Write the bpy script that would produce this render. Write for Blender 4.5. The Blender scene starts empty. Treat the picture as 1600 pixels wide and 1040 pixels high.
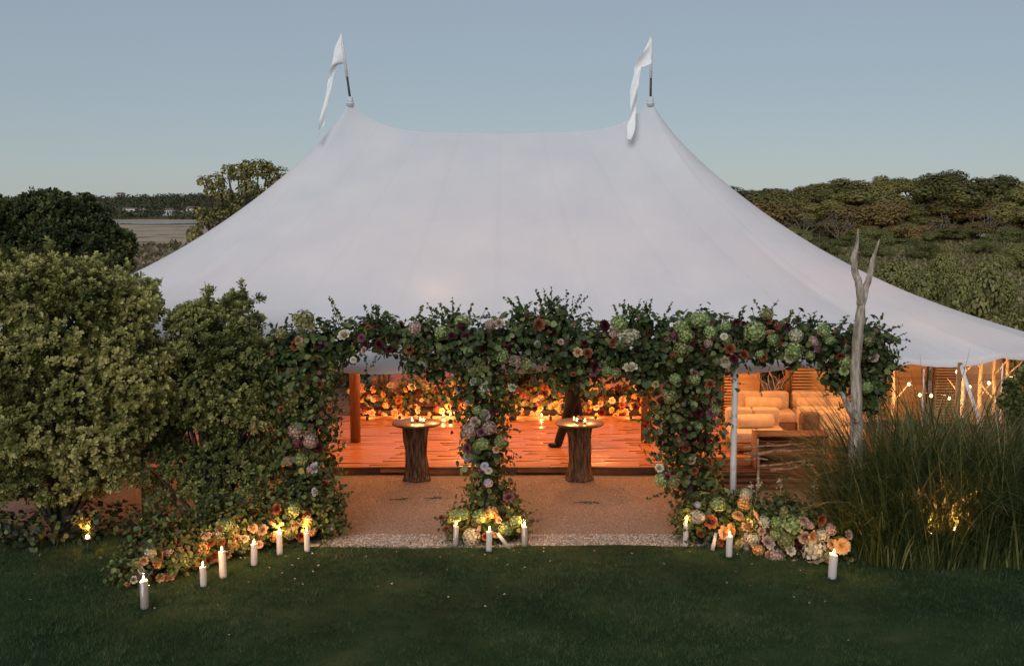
import bpy, math, random
import numpy as np
from mathutils import Vector, Matrix

scene = bpy.context.scene
COL = scene.collection
R = math.radians

# ------------------------------------------------------------------ camera
CAM_H, PITCH, FPX = 4.75, R(6.54), 1745.0
cam_d = bpy.data.cameras.new('camera')
cam = bpy.data.objects.new('camera', cam_d); COL.objects.link(cam)
cam.location = (0, 0, CAM_H); cam.rotation_euler = (R(90) - PITCH, 0, 0)
cam_d.sensor_width = 36.0; cam_d.lens = FPX / 1600 * 36.0
cam_d.clip_start = 0.1; cam_d.clip_end = 6000
scene.camera = cam

# ------------------------------------------------------------------ sky, afterglow, exposure
world = bpy.data.worlds.new('World'); scene.world = world; world.use_nodes = True
wn = world.node_tree.nodes; wl = world.node_tree.links
bg = wn['Background']
sky = wn.new('ShaderNodeTexSky'); sky.sky_type = 'NISHITA'; sky.sun_disc = False
sky.sun_elevation = R(30.0); sky.sun_rotation = R(195)
sky.altitude = 10; sky.air_density = 0.85; sky.dust_density = 0.3; sky.ozone_density = 3.0
hsv = wn.new('ShaderNodeHueSaturation'); hsv.inputs['Saturation'].default_value = 1.0
air = wn.new('ShaderNodeMix'); air.data_type = 'RGBA'; air.inputs[0].default_value = 0.636; air.inputs[7].default_value = (5.4, 5.98, 6.3, 1)   # even pale dusk veil
wl.new(sky.outputs[0], hsv.inputs['Color']); wl.new(hsv.outputs[0], air.inputs[6]); wl.new(air.outputs[2], bg.inputs['Color'])
bg.inputs['Strength'].default_value = 0.055
sun_d = bpy.data.lights.new('sun', 'SUN'); sun_d.energy = 1.3; sun_d.angle = R(40); sun_d.color = (1.0, 0.985, 0.97)
sun = bpy.data.objects.new('sun', sun_d); COL.objects.link(sun)
SUN_DIR = Vector((-0.25, -0.93, 0.58)).normalized()       # towards the afterglow, behind the camera
sun.rotation_euler = (-SUN_DIR).to_track_quat('-Z', 'Y').to_euler()
sun.location = (-10, -30, 20)
vs = scene.view_settings
vs.view_transform = 'Standard'; vs.look = 'None'; vs.exposure = 0.36; vs.gamma = 1.0; vs.use_curve_mapping = False
scene.render.engine = 'CYCLES'
cy = scene.cycles
cy.use_denoising = True; cy.max_bounces = 8; cy.diffuse_bounces = 3; cy.glossy_bounces = 3
cy.transmission_bounces = 6; cy.transparent_max_bounces = 12; cy.sample_clamp_indirect = 4.0
cy.caustics_reflective = False; cy.caustics_refractive = False
cy.use_light_tree = True

# ------------------------------------------------------------------ helpers: layout
CT, ST = math.cos(PITCH), math.sin(PITCH)
def ray(px, py):
    cx, cy_ = (px - 800) / FPX, (520 - py) / FPX
    return np.array([cx, CT + cy_ * ST, -ST + cy_ * CT])
def P(px, py, Y):
    d = ray(px, py); return np.array([0, 0, CAM_H]) + d * (Y / d[1])
def G(px, py, z=0.0):
    d = ray(px, py); return np.array([0, 0, CAM_H]) + d * ((z - CAM_H) / d[2])
def PX(px, Y, z=0.0):                       # world X seen at image column px for a point at depth Y, height z
    dep = Y * CT - (z - CAM_H) * ST
    return (px - 800) / FPX * dep
def unit(v):
    v = np.asarray(v, float); return v / np.maximum(np.linalg.norm(v, axis=-1, keepdims=True), 1e-9)
def smooth(a, b, x):
    t = np.clip((x - a) / (b - a), 0, 1); return t * t * (3 - 2 * t)

# ------------------------------------------------------------------ helpers: geometry
class Geo:
    def __init__(s): s.v = []; s.f = []; s.t = []; s.m = []; s.n = 0
    def add(s, V, F, tone=0.5, mi=0):
        V = np.asarray(V, float).reshape(-1, 3)
        s.v.append(V); s.t.append(np.broadcast_to(np.asarray(tone, float), (len(V),)).copy())
        if isinstance(F, np.ndarray): F = [F]
        else:
            by = {}
            for f in F: by.setdefault(len(f), []).append(f)
            F = [np.array(a) for a in by.values()]
        for a in F:
            if len(a): s.f.append(a + s.n); s.m.append(np.full(len(a), mi))
        s.n += len(V); return s
    def inst(s, T, TF, p, X, Y, Z, sc, tone, mi=0):
        """copies of template T at p with axes X,Y,Z"""
        T = np.asarray(T, float); N = len(p); k = len(T)
        sc = np.broadcast_to(np.asarray(sc, float), (N,))[:, None, None]
        V = p[:, None, :] + sc * (T[None, :, 0:1] * X[:, None, :] + T[None, :, 1:2] * Y[:, None, :] + T[None, :, 2:3] * Z[:, None, :])
        F = (np.asarray(TF)[None] + (np.arange(N) * k)[:, None, None]).reshape(-1, len(TF[0]))
        return s.add(V.reshape(-1, 3), F, np.repeat(np.broadcast_to(tone, (N,)), k), mi)
    def mesh(s, name, mats, smooth_=False):
        me = bpy.data.meshes.new(name)
        V = np.concatenate(s.v); me.vertices.add(len(V)); me.vertices.foreach_set('co', V.ravel())
        li = np.concatenate([a.ravel() for a in s.f]); tot = np.concatenate([np.full(len(a), a.shape[1]) for a in s.f])
        me.loops.add(len(li)); me.loops.foreach_set('vertex_index', li.astype(np.int32))
        me.polygons.add(len(tot)); st = np.concatenate([[0], np.cumsum(tot)[:-1]])
        me.polygons.foreach_set('loop_start', st.astype(np.int32))
        for m in (mats if isinstance(mats, (list, tuple)) else [mats]): me.materials.append(m)
        me.polygons.foreach_set('material_index', np.concatenate(s.m).astype(np.int32))
        at = me.attributes.new('tone', 'FLOAT', 'POINT'); at.data.foreach_set('value', np.concatenate(s.t).astype(np.float32))
        if smooth_: me.polygons.foreach_set('use_smooth', np.ones(len(tot), bool))
        me.update(calc_edges=True); return me
    def build(s, name, mats, parent=None, smooth_=False):
        return link(name, s.mesh(name, mats, smooth_), parent)

def link(name, data, parent=None, loc=None):
    o = bpy.data.objects.new(name, data); COL.objects.link(o)
    if parent is not None:
        o.parent = parent; o.matrix_parent_inverse = Matrix.Identity(4)
        if data is not None and loc is None: o.location = -Vector(wloc(parent))      # vertices stay in world space
    if loc is not None: o.location = loc
    return o
def wloc(o):
    v = Vector(o.location)
    while o.parent is not None: o = o.parent; v = v + Vector(o.location)
    return v
def tag(o, label=None, cat=None, group=None, kind=None):
    if label: o['label'] = label
    if cat: o['category'] = cat
    if group: o['group'] = group
    if kind: o['kind'] = kind
    return o
def thing(name, loc, label, cat, group=None):
    o = bpy.data.objects.new(name, None); COL.objects.link(o); o.location = [float(c) for c in loc]
    o.empty_display_size = 0.2
    return tag(o, label, cat, group)
def copy_tree(o, parent=None):
    c = o.copy(); COL.objects.link(c)
    if parent is not None: c.parent = parent
    for ch in o.children: copy_tree(ch, c)
    return c
def stuff(o): o['kind'] = 'stuff'; return o
def structure(o): o['kind'] = 'structure'; return o

BOXF = np.array([[0, 3, 2, 1], [4, 5, 6, 7], [0, 1, 5, 4], [1, 2, 6, 5], [2, 3, 7, 6], [3, 0, 4, 7]])
def box(x0, x1, y0, y1, z0, z1):
    return np.array([[x0, y0, z0], [x1, y0, z0], [x1, y1, z0], [x0, y1, z0], [x0, y0, z1], [x1, y0, z1], [x1, y1, z1], [x0, y1, z1]], float), BOXF
def rbox(x0, x1, y0, y1, z0, z1, b=0.01):
    """box with chamfered edges"""
    bm_v = []; 
    c = np.array([(x0 + x1) / 2, (y0 + y1) / 2, (z0 + z1) / 2]); h = np.array([(x1 - x0) / 2, (y1 - y0) / 2, (z1 - z0) / 2])
    b = min(b, h.min() * 0.8); idx = {}
    V = []; 
    for sx in (-1, 1):
        for sy in (-1, 1):
            for sz in (-1, 1):
                for ax in range(3):
                    q = np.array([sx, sy, sz]) * (h - b); q[ax] = (sx, sy, sz)[ax] * h[ax]
                    idx[(sx, sy, sz, ax)] = len(V); V.append(c + q)
    Fq = []; Ft = []
    for ax in range(3):
        o1, o2 = [a for a in range(3) if a != ax]
        for s in (-1, 1):
            def key(a, b_):
                k = [0, 0, 0]; k[ax] = s; k[o1] = a; k[o2] = b_; return (*k, ax)
            Fq.append([idx[key(-1, -1)], idx[key(1, -1)], idx[key(1, 1)], idx[key(-1, 1)]])
        for a in (-1, 1):
            for b_ in (-1, 1):
                k1 = [0, 0, 0]; k1[o1] = a; k1[o2] = b_
                k1[ax] = -1; k2 = list(k1); k2[ax] = 1
                Fq.append([idx[(*k1, o1)], idx[(*k2, o1)], idx[(*k2, o2)], idx[(*k1, o2)]])
    for sx in (-1, 1):
        for sy in (-1, 1):
            for sz in (-1, 1): Ft.append([idx[(sx, sy, sz, 0)], idx[(sx, sy, sz, 1)], idx[(sx, sy, sz, 2)]])
    return np.array(V), Fq + Ft
def tube(path, rad, n=8, cap=True):
    path = np.asarray(path, float); m = len(path); rad = np.broadcast_to(np.asarray(rad, float), (m,))
    t = unit(np.gradient(path, axis=0)); up = np.array([0, 0, 1.0]) if abs(t[0][2]) < 0.9 else np.array([1.0, 0, 0])
    u = unit(np.cross(t[0], up)); V = []; a = np.arange(n) * 2 * np.pi / n
    for i in range(m):
        u = unit(u - t[i] * np.dot(u, t[i])); w = np.cross(t[i], u)
        V.append(path[i] + rad[i] * (np.cos(a)[:, None] * u + np.sin(a)[:, None] * w))
    V = np.concatenate(V); F = []
    for i in range(m - 1):
        for j in range(n):
            k = (j + 1) % n; F.append([i * n + j, i * n + k, (i + 1) * n + k, (i + 1) * n + j])
    if cap: F.append(list(range(n - 1, -1, -1))); F.append([(m - 1) * n + j for j in range(n)])
    return V, F
def lathe(prof, c=(0, 0, 0), n=20, cap=True):
    a = np.arange(n) * 2 * np.pi / n
    V = np.concatenate([np.stack([c[0] + r * np.cos(a), c[1] + r * np.sin(a), np.full(n, c[2] + z)], -1) for r, z in prof]); F = []
    for i in range(len(prof) - 1):
        for j in range(n):
            k = (j + 1) % n; F.append([i * n + j, i * n + k, (i + 1) * n + k, (i + 1) * n + j])
    if cap: F.append(list(range(n - 1, -1, -1))); F.append([(len(prof) - 1) * n + j for j in range(n)])
    return V, F
def blob(c, r, e=1.0, nu=14, nv=9, rz=0.0):
    """superellipsoid (e<1 is boxier): cushions, stones"""
    V = []; f = lambda v: np.sign(v) * abs(v) ** e
    for i in range(nv + 1):
        la = -np.pi / 2 + np.pi * i / nv
        for j in range(nu):
            lo = 2 * np.pi * j / nu
            V.append([f(np.cos(la)) * f(np.cos(lo)) * r[0], f(np.cos(la)) * f(np.sin(lo)) * r[1], f(np.sin(la)) * r[2]])
    V = np.array(V); cr, sr = math.cos(rz), math.sin(rz)
    V = np.stack([V[:, 0] * cr - V[:, 1] * sr, V[:, 0] * sr + V[:, 1] * cr, V[:, 2]], -1) + np.asarray(c)
    F = [[i * nu + j, i * nu + (j + 1) % nu, (i + 1) * nu + (j + 1) % nu, (i + 1) * nu + j] for i in range(nv) for j in range(nu)]
    return V, F
def curve(p0, p1, n, rng, wob=0.05, sag=0.0):
    p0 = np.asarray(p0, float); p1 = np.asarray(p1, float); t = np.linspace(0, 1, n)[:, None]
    w = rng.normal(0, 1, (n, 3)); w = (w + np.roll(w, 1, 0) + np.roll(w, -1, 0)) / 3
    pth = p0 + (p1 - p0) * t + w * wob * np.sin(np.pi * np.clip(t, 0.0, 1)) ** 0.7
    pth[:, 2] -= sag * 4 * (t * (1 - t))[:, 0]
    return pth

# ------------------------------------------------------------------ helpers: foliage
LEAF = np.array([[0, 0, 0], [.30, .30, .06], [.48, .66, .10], [0, 1, -.10], [-.48, .66, .10], [-.30, .30, .06]])
LEAFF = [[0, 1, 2, 3], [0, 3, 4, 5]]
BAYL = np.array([[0, 0, 0], [.11, .35, .05], [.25, .80, .12], [0, 1, .0], [-.25, .80, .12], [-.11, .35, .05]])
ROUND = np.array([[0, 0, 0], [.5, .22, .1], [.46, .72, .1], [0, 1, -.06], [-.46, .72, .1], [-.5, .22, .1]])
SLIM = np.array([[0, 0, 0], [.13, .35, .04], [.12, .7, .02], [0, 1, -.12], [-.12, .7, .02], [-.13, .35, .04]])
KITE = np.array([[0, 0, 0], [.42, .5, .08], [0, 1, 0], [-.42, .5, .08]]); KITEF = [[0, 1, 2, 3]]
def rdir(rng, n): return unit(rng.normal(0, 1, (n, 3)))
def frame(d, nrm):
    Y = unit(d); X = unit(np.cross(Y, nrm)); Z = np.cross(X, Y); return X, Y, Z
def crown(C, Rr, n, rng, zmin=-0.55, inner=0.78, lo=0.8, hi=1.06):
    C = np.asarray(C, float); Rr = np.asarray(Rr, float); out_p = []; out_d = []; got = 0
    while got < n:
        k = int((n - got) * 1.8) + 50
        i = rng.choice(len(Rr), k, p=Rr ** 2 / (Rr ** 2).sum()); d = rdir(rng, k)
        ok = d[:, 2] > zmin; i, d = i[ok], d[ok]
        p = C[i] + Rr[i][:, None] * d * rng.uniform(lo, hi, (len(i), 1))
        keep = np.ones(len(i), bool)
        for j in range(len(Rr)): keep &= ~((np.linalg.norm(p - C[j], axis=1) < inner * Rr[j]) & (i != j))
        out_p.append(p[keep]); out_d.append(d[keep]); got += keep.sum()
        if keep.sum() == 0: break
    return np.concatenate(out_p)[:n], np.concatenate(out_d)[:n]
def leaves(g, p, nrm, size, rng, T=LEAF, tone=None, droop=0.35, flip=0.6, mi=0, TF=LEAFF):
    n = len(p); nn = unit(nrm + flip * rdir(rng, n)); d = rdir(rng, n) + np.array([0, 0, -droop]); d = d - nn * (d * nn).sum(1, keepdims=True)
    X, Y, Z = frame(d, nn)
    if tone is None: tone = rng.uniform(0, 1, n)
    g.inst(T, TF, p, X, Y, Z, size * rng.uniform(0.7, 1.25, n), tone, mi)
def rosettes(g, p, ax, size, rng, k=11, T=LEAF, young=0.35):
    n = len(p); A = unit(ax); U = unit(np.cross(A, rdir(rng, n))); W = np.cross(A, U)
    base = rng.uniform(0.08, 0.6, n) + .22 * np.sin(p[:, 0] * 2.3 + p[:, 2] * 1.7) * np.sin(p[:, 2] * 2.9 + p[:, 1] * 2 - p[:, 0]) ; size = size * rng.uniform(0.75, 1.25, n)
    for j in range(k):
        ph = j * 2.39996 + rng.uniform(0, 6.28, n) * 0.15; t = (j + 0.5) / k
        tau = np.radians(18 + 66 * t + rng.normal(0, 8, n))
        rad = np.cos(ph)[:, None] * U + np.sin(ph)[:, None] * W
        d = A * np.cos(tau)[:, None] + rad * np.sin(tau)[:, None]; nn = A * np.sin(tau)[:, None] - rad * np.cos(tau)[:, None]
        X, Y, Z = frame(d, nn)
        q = p - A * (size * 0.55 * t)[:, None]
        g.inst(T, LEAFF, q, X, Y, Z, size * rng.uniform(0.7, 1.1, n) * (0.75 + 0.35 * t), np.clip(base + young * (1 - t) + rng.normal(0, .06, n), 0, 1))
def branch_set(g, base, tips, r0, rng, n=7, mid=0.45):
    base = np.asarray(base, float)
    for q in tips:
        q = np.asarray(q, float); m = base + (q - base) * mid + np.array([0, 0, 0.12]) * np.linalg.norm(q - base)
        t = np.linspace(0, 1, n)[:, None]; pth = (1 - t) ** 2 * base + 2 * t * (1 - t) * m + t ** 2 * q
        pth[1:-1] += rng.normal(0, 0.02 * np.linalg.norm(q - base) / n, (n - 2, 3)) * 2
        g.add(*tube(pth, np.linspace(r0, r0 * 0.18, n), 6))

# ------------------------------------------------------------------ helpers: materials
def rgb(h):
    c = [int(h[i:i + 2], 16) / 255 for i in (0, 2, 4)]; return tuple(x / 12.92 if x <= .04045 else ((x + .055) / 1.055) ** 2.4 for x in c)
def new_mat(name):
    m = bpy.data.materials.new(name); m.use_nodes = True; nt = m.node_tree
    return m, nt.nodes, nt.links, nt.nodes['Principled BSDF']
def ramp(N, stops, interp='LINEAR'):
    r = N.new('ShaderNodeValToRGB'); e = r.color_ramp.elements; r.color_ramp.interpolation = interp
    while len(e) < len(stops): e.new(0.5)
    for i, (pos, c) in enumerate(stops): e[i].position = pos; e[i].color = (*c, 1)
    return r
def leaf_mat(name, dark, mid, light, trans=0.22, rough=0.5, rand=0.0):
    m, N, L, B = new_mat(name)
    at = N.new('ShaderNodeAttribute'); at.attribute_name = 'tone'
    src = at.outputs['Fac']
    if rand:
        oi = N.new('ShaderNodeObjectInfo'); ma = N.new('ShaderNodeMath'); ma.operation = 'MULTIPLY_ADD'
        L.new(oi.outputs['Random'], ma.inputs[0]); ma.inputs[1].default_value = rand
        sb = N.new('ShaderNodeMath'); sb.operation = 'SUBTRACT'; sb.inputs[1].default_value = rand / 2
        L.new(src, sb.inputs[0]); L.new(sb.outputs[0], ma.inputs[2]); src = ma.outputs[0]
    r = ramp(N, [(0.0, dark), (0.5, mid), (1.0, light)]); L.new(src, r.inputs[0])
    L.new(r.outputs[0], B.inputs['Base Color']); B.inputs['Roughness'].default_value = rough; B.inputs['Specular IOR Level'].default_value = 0.3
    tr = N.new('ShaderNodeBsdfTranslucent'); L.new(r.outputs[0], tr.inputs['Color'])
    mx = N.new('ShaderNodeMixShader'); mx.inputs[0].default_value = trans
    L.new(B.outputs[0], mx.inputs[1]); L.new(tr.outputs[0], mx.inputs[2]); L.new(mx.outputs[0], N['Material Output'].inputs['Surface'])
    return m
def noise_mat(name, c1, c2, scale=8, rough=0.7, detail=5, bump=0.0, bscale=None, coords='Object', stretch=(1, 1, 1), spec=0.3, rand=0.0, pos=(0.35, 0.65), bdist=0.02):
    m, N, L, B = new_mat(name)
    tc = N.new('ShaderNodeTexCoord'); mp = N.new('ShaderNodeMapping'); mp.inputs['Scale'].default_value = stretch
    L.new(N.new('ShaderNodeNewGeometry').outputs['Position'] if coords == 'World' else tc.outputs[coords], mp.inputs[0])
    vec = mp.outputs[0]
    no = N.new('ShaderNodeTexNoise'); no.inputs['Scale'].default_value = scale; no.inputs['Detail'].default_value = detail; L.new(vec, no.inputs['Vector'])
    src = no.outputs['Fac']
    oi = N.new('ShaderNodeObjectInfo')
    if rand:
        ma = N.new('ShaderNodeMath'); ma.operation = 'MULTIPLY_ADD'; ma.inputs[1].default_value = rand
        L.new(oi.outputs['Random'], ma.inputs[0]); sb = N.new('ShaderNodeMath'); sb.operation = 'SUBTRACT'; sb.inputs[1].default_value = rand / 2
        L.new(src, sb.inputs[0]); L.new(sb.outputs[0], ma.inputs[2]); src = ma.outputs[0]
        L.new(oi.outputs['Random'], no.inputs['W']) if 'W' in no.inputs else None
    r = ramp(N, [(pos[0], c1), (pos[1], c2)]); L.new(src, r.inputs[0]); L.new(r.outputs[0], B.inputs['Base Color'])
    B.inputs['Roughness'].default_value = rough; B.inputs['Specular IOR Level'].default_value = spec
    if bump:
        n2 = N.new('ShaderNodeTexNoise'); n2.inputs['Scale'].default_value = bscale or scale * 3; n2.inputs['Detail'].default_value = 6; L.new(vec, n2.inputs['Vector'])
        b = N.new('ShaderNodeBump'); b.inputs['Strength'].default_value = bump; b.inputs['Distance'].default_value = bdist; L.new(n2.outputs['Fac'], b.inputs['Height']); L.new(b.outputs[0], B.inputs['Normal'])
    return m
def emit_mat(name, col, strength):
    m, N, L, B = new_mat(name); e = N.new('ShaderNodeEmission'); e.inputs[0].default_value = (*col, 1); e.inputs[1].default_value = strength
    L.new(e.outputs[0], N['Material Output'].inputs['Surface']); N.remove(B); return m
def clear_mat(name, tint=(1, 1, 1), gloss=0.08, rough=0.02):
    m, N, L, B = new_mat(name); N.remove(B)
    t = N.new('ShaderNodeBsdfTransparent'); t.inputs[0].default_value = (*tint, 1); g = N.new('ShaderNodeBsdfGlossy'); g.inputs['Roughness'].default_value = rough
    f = N.new('ShaderNodeLayerWeight'); f.inputs[0].default_value = .5; pw_ = N.new('ShaderNodeMath'); pw_.operation = 'POWER'; pw_.inputs[1].default_value = 4; L.new(f.outputs['Facing'], pw_.inputs[0]); mx = N.new('ShaderNodeMixShader')
    a = N.new('ShaderNodeMath'); a.operation = 'MULTIPLY_ADD'; a.inputs[1].default_value = 0.4; a.inputs[2].default_value = gloss * 0.3
    L.new(pw_.outputs[0], a.inputs[0]); L.new(a.outputs[0], mx.inputs[0]); L.new(t.outputs[0], mx.inputs[1]); L.new(g.outputs[0], mx.inputs[2]); L.new(mx.outputs[0], N['Material Output'].inputs['Surface'])
    return m
M = {}
M['bay'] = leaf_mat('bayberry_leaf', (.040, .050, .012), (.20, .20, .052), (.58, .53, .21), .25)
M['bay2'] = leaf_mat('bayberry_leaf_green', (.034, .048, .013), (.16, .178, .05), (.48, .46, .17), .25)
M['darktree'] = leaf_mat('dark_tree_leaf', (.020, .028, .009), (.050, .062, .019), (.13, .14, .046), .15)
M['vine'] = leaf_mat('vine_leaf', (.022, .036, .010), (.070, .098, .026), (.22, .235, .075), .25, .45)
M['vine_red'] = leaf_mat('autumn_leaf', (.035, .010, .008), (.085, .022, .014), (.17, .06, .025), .25)
M['wood_far'] = leaf_mat('woodland_leaf', (.055, .054, .014), (.175, .155, .042), (.34, .285, .085), .18, .6, .5)
M['wood_rust'] = leaf_mat('rusty_woodland_leaf', (.085, .060, .018), (.22, .145, .046), (.38, .25, .085), .18, .6, .5)
M['meadow_shrub'] = leaf_mat('meadow_shrub_leaf', (.046, .054, .016), (.13, .135, .038), (.28, .26, .085), .2, .6, .6)
M['yellow_shrub'] = leaf_mat('yellow_green_leaf', (.06, .065, .018), (.17, .165, .048), (.36, .33, .12), .2)
M['reed'] = leaf_mat('ornamental_grass_blade', (.028, .044, .012), (.095, .125, .034), (.36, .32, .13), .25, .45)
M['lawn_blade'] = leaf_mat('lawn_blade', (.018, .040, .014), (.042, .080, .028), (.10, .125, .048), .2, .6)
M['bark'] = noise_mat('bark', (.035, .026, .018), (.10, .08, .058), 14, .9, bump=.6, stretch=(1, 1, .25))
M['grey_bark'] = noise_mat('grey_branch', (.10, .075, .055), (.22, .175, .13), 10, .9)
M['twig'] = noise_mat('twig', (.03, .022, .014), (.07, .05, .03), 20, .8)
# ================================================================== the setting
rng = np.random.default_rng(7)
def terrain(x, y):
    x = np.asarray(x, float); y = np.asarray(y, float)
    z = np.where(x > -2, (2.1 * smooth(30, 78, y) + 1.9 * smooth(76, 98, y)) * smooth(-2, 8, x - 0.05 * y), 0.0)
    z = z - 3.2 * smooth(32, 170, y) * smooth(2, -8, x + 0.05 * y)
    z = z + 0.12 * smooth(30, 45, y) * (np.sin(x * .35) * np.cos(y * .21) + .5 * np.sin(x * .9 + y * .5))
    z = np.where(y > 400, z - 0.0, z)
    return z
xs = np.unique(np.concatenate([np.linspace(-2600, -120, 30), np.linspace(-120, 120, 121), np.linspace(120, 2600, 30)]))
ys = np.unique(np.concatenate([np.linspace(-60, 28, 23), np.linspace(28, 130, 52), np.linspace(130, 520, 40), np.linspace(520, 4000, 25)]))
XX, YY = np.meshgrid(xs, ys); ZZ = terrain(XX, YY)
nx, ny = len(xs), len(ys)
ii = np.arange(nx * ny).reshape(ny, nx)
gf = np.stack([ii[:-1, :-1], ii[:-1, 1:], ii[1:, 1:], ii[1:, :-1]], -1).reshape(-1, 4)
def ground_mat():
    m, N, L, B = new_mat('field_ground')
    tc = N.new('ShaderNodeTexCoord'); n1 = N.new('ShaderNodeTexNoise'); n1.inputs['Scale'].default_value = .06; n1.inputs['Detail'].default_value = 9
    L.new(tc.outputs['Object'], n1.inputs['Vector'])
    r = ramp(N, [(.28, (.10, .085, .045)), (.38, (.27, .20, .125)), (.50, (.40, .30, .20))]); L.new(n1.outputs['Fac'], r.inputs[0])
    n2 = N.new('ShaderNodeTexNoise'); n2.inputs['Scale'].default_value = 3; n2.inputs['Detail'].default_value = 6; L.new(tc.outputs['Object'], n2.inputs['Vector'])
    mx = N.new('ShaderNodeMix'); mx.data_type = 'RGBA'; mx.blend_type = 'MULTIPLY'; mx.inputs[0].default_value = .6
    r2 = ramp(N, [(.3, (.5, .5, .5)), (.7, (1.3, 1.25, 1.15))]); L.new(n2.outputs['Fac'], r2.inputs[0])
    L.new(r.outputs[0], mx.inputs[6]); L.new(r2.outputs[0], mx.inputs[7]); L.new(mx.outputs[2], B.inputs['Base Color']); B.inputs['Roughness'].default_value = .95
    b = N.new('ShaderNodeBump'); b.inputs['Strength'].default_value = .12; b.inputs['Distance'].default_value = .05; L.new(n2.outputs['Fac'], b.inputs['Height']); L.new(b.outputs[0], B.inputs['Normal'])
    return m
g = Geo().add(np.stack([XX, YY, ZZ], -1).reshape(-1, 3), gf)
structure(g.build('ground', ground_mat(), None, True))

# --- gravel yard in front of and under the tent
GRAVEL_Y = 15.12
M['gravel'] = noise_mat('gravel', (.15, .12, .095), (.31, .26, .205), 38, .95, 8, bump=.9, bscale=70, bdist=.02)
g = Geo(); gx = np.linspace(-5.6, 9.5, 51); gy = np.linspace(14.6, 28.5, 29); XX, YY = np.meshgrid(gx, gy)
ii = np.arange(XX.size).reshape(XX.shape); gf = np.stack([ii[:-1, :-1], ii[:-1, 1:], ii[1:, 1:], ii[1:, :-1]], -1).reshape(-1, 4)
XX = np.where(XX < 0, XX * (1 + .75 * smooth(15.4, 17, YY)), XX); g.add(np.stack([XX, YY, .008 + .006 * np.sin(XX * 2.1) * np.sin(YY * 1.7)], -1).reshape(-1, 3), gf)
gravel = structure(g.build('gravel_yard', M['gravel'], None, True))
M['pebble'] = leaf_mat('pebble_stone', (.10, .088, .075), (.27, .235, .20), (.56, .52, .46), 0.0, .9)
OCT = np.array([[1, 0, 0], [0, 1, 0], [-1, 0, 0], [0, -1, 0], [0, 0, .7], [0, 0, -.5]], float)
OCTF = [[0, 1, 4], [1, 2, 4], [2, 3, 4], [3, 0, 4]]
n = 26000
px_ = rng.uniform(-5.4, 5.5, n); py_ = np.where(rng.random(n) < .45, rng.uniform(GRAVEL_Y, 15.75, n), rng.uniform(GRAVEL_Y, 19.2, n))
pp = np.stack([px_, py_, np.full(n, .012)], -1); d = rdir(rng, n); d[:, 2] *= .2; nn = unit(np.array([0, 0, 1.]) + .35 * rdir(rng, n))
X, Y, Z = frame(d, nn)
g = Geo().inst(OCT, OCTF, pp, X, Y, Z, np.where(py_ < 15.75, rng.uniform(.006, .020, n), rng.uniform(.004, .012, n)), np.clip(rng.normal(.5, .25, n) + .22 * (py_ < 15.75), 0, 1))
tag(stuff(g.build('gravel_stones', M['pebble'])), 'loose pale gravel stones covering the yard before the tent', 'gravel')

# --- lawn
def lawn_mat():
    m, N, L, B = new_mat('lawn_turf')
    tc = N.new('ShaderNodeTexCoord'); n1 = N.new('ShaderNodeTexNoise'); n1.inputs['Scale'].default_value = .9; n1.inputs['Detail'].default_value = 7
    L.new(tc.outputs['Object'], n1.inputs['Vector'])
    r = ramp(N, [(.35, (.016, .032, .012)), (.55, (.034, .058, .021)), (.72, (.075, .085, .033))]); L.new(n1.outputs['Fac'], r.inputs[0])
    n2 = N.new('ShaderNodeTexNoise'); n2.inputs['Scale'].default_value = 55; n2.inputs['Detail'].default_value = 3; L.new(tc.outputs['Object'], n2.inputs['Vector'])
    L.new(r.outputs[0], B.inputs['Base Color']); B.inputs['Roughness'].default_value = .95; B.inputs['Specular IOR Level'].default_value = .1
    b = N.new('ShaderNodeBump'); b.inputs['Strength'].default_value = 1.; b.inputs['Distance'].default_value = .03; L.new(n2.outputs['Fac'], b.inputs['Height']); L.new(b.outputs[0], B.inputs['Normal'])
    return m
def lawn_edge(x): return 1.1 * smooth(-4.6, -5.6, x) + GRAVEL_Y + .05 * np.sin(x * 1.3) - .012 * (x - 0.2) ** 2 * (np.abs(x) > 3) + .02 * np.sin(x * 5)
gx = np.linspace(-30, 30, 161); t = np.linspace(0, 1, 30); V = []
for x in gx:
    e = lawn_edge(x) if -8 < x < 3.2 else lawn_edge(np.clip(x, -8, 3.2))
    for q in t: yy = -40 + (e + 40) * q ** .5; V.append([x, yy, .022 + .012 * math.sin(x * 1.1) * math.sin(yy * .9)])
ii = np.arange(len(gx) * 30).reshape(len(gx), 30)
gf = np.stack([ii[:-1, :-1], ii[1:, :-1], ii[1:, 1:], ii[:-1, 1:]], -1).reshape(-1, 4)
lawn = structure(Geo().add(V, gf).build('lawn', lawn_mat(), None, True))
n = 330000
bx = rng.uniform(-8.5, 8.5, n); by = 10.0 + 5.15 * rng.random(n) ** .9; by[:15000] = rng.uniform(15, 16.3, 15000); bx[:15000] = rng.uniform(-8.5, -4.6, 15000)
ok = by < lawn_edge(np.clip(bx, -8, 3.2)) + rng.exponential(.022, n) * (1 + np.sin(bx * 13) * np.sin(bx * 5.3)); bx, by = bx[ok], by[ok]; n = len(bx)
patch = (np.sin(bx * 1.7 + 1.3 * np.sin(by * 1.1)) * np.sin(by * 2.3 + bx * .6) + np.sin(bx * 4.1 + by * 3.3) * .5) * .20 + .12 * np.sin(bx * .8 + 2) * np.sin(by * 1.4 + bx * .5)
tuft = np.sin(bx * 9 + np.sin(by * 7) * 2) * np.sin(by * 11 + np.sin(bx * 5) * 2)
d = rdir(rng, n) * .7; d[:, 2] = 1; X, Y, Z = frame(d, rdir(rng, n))
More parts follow.
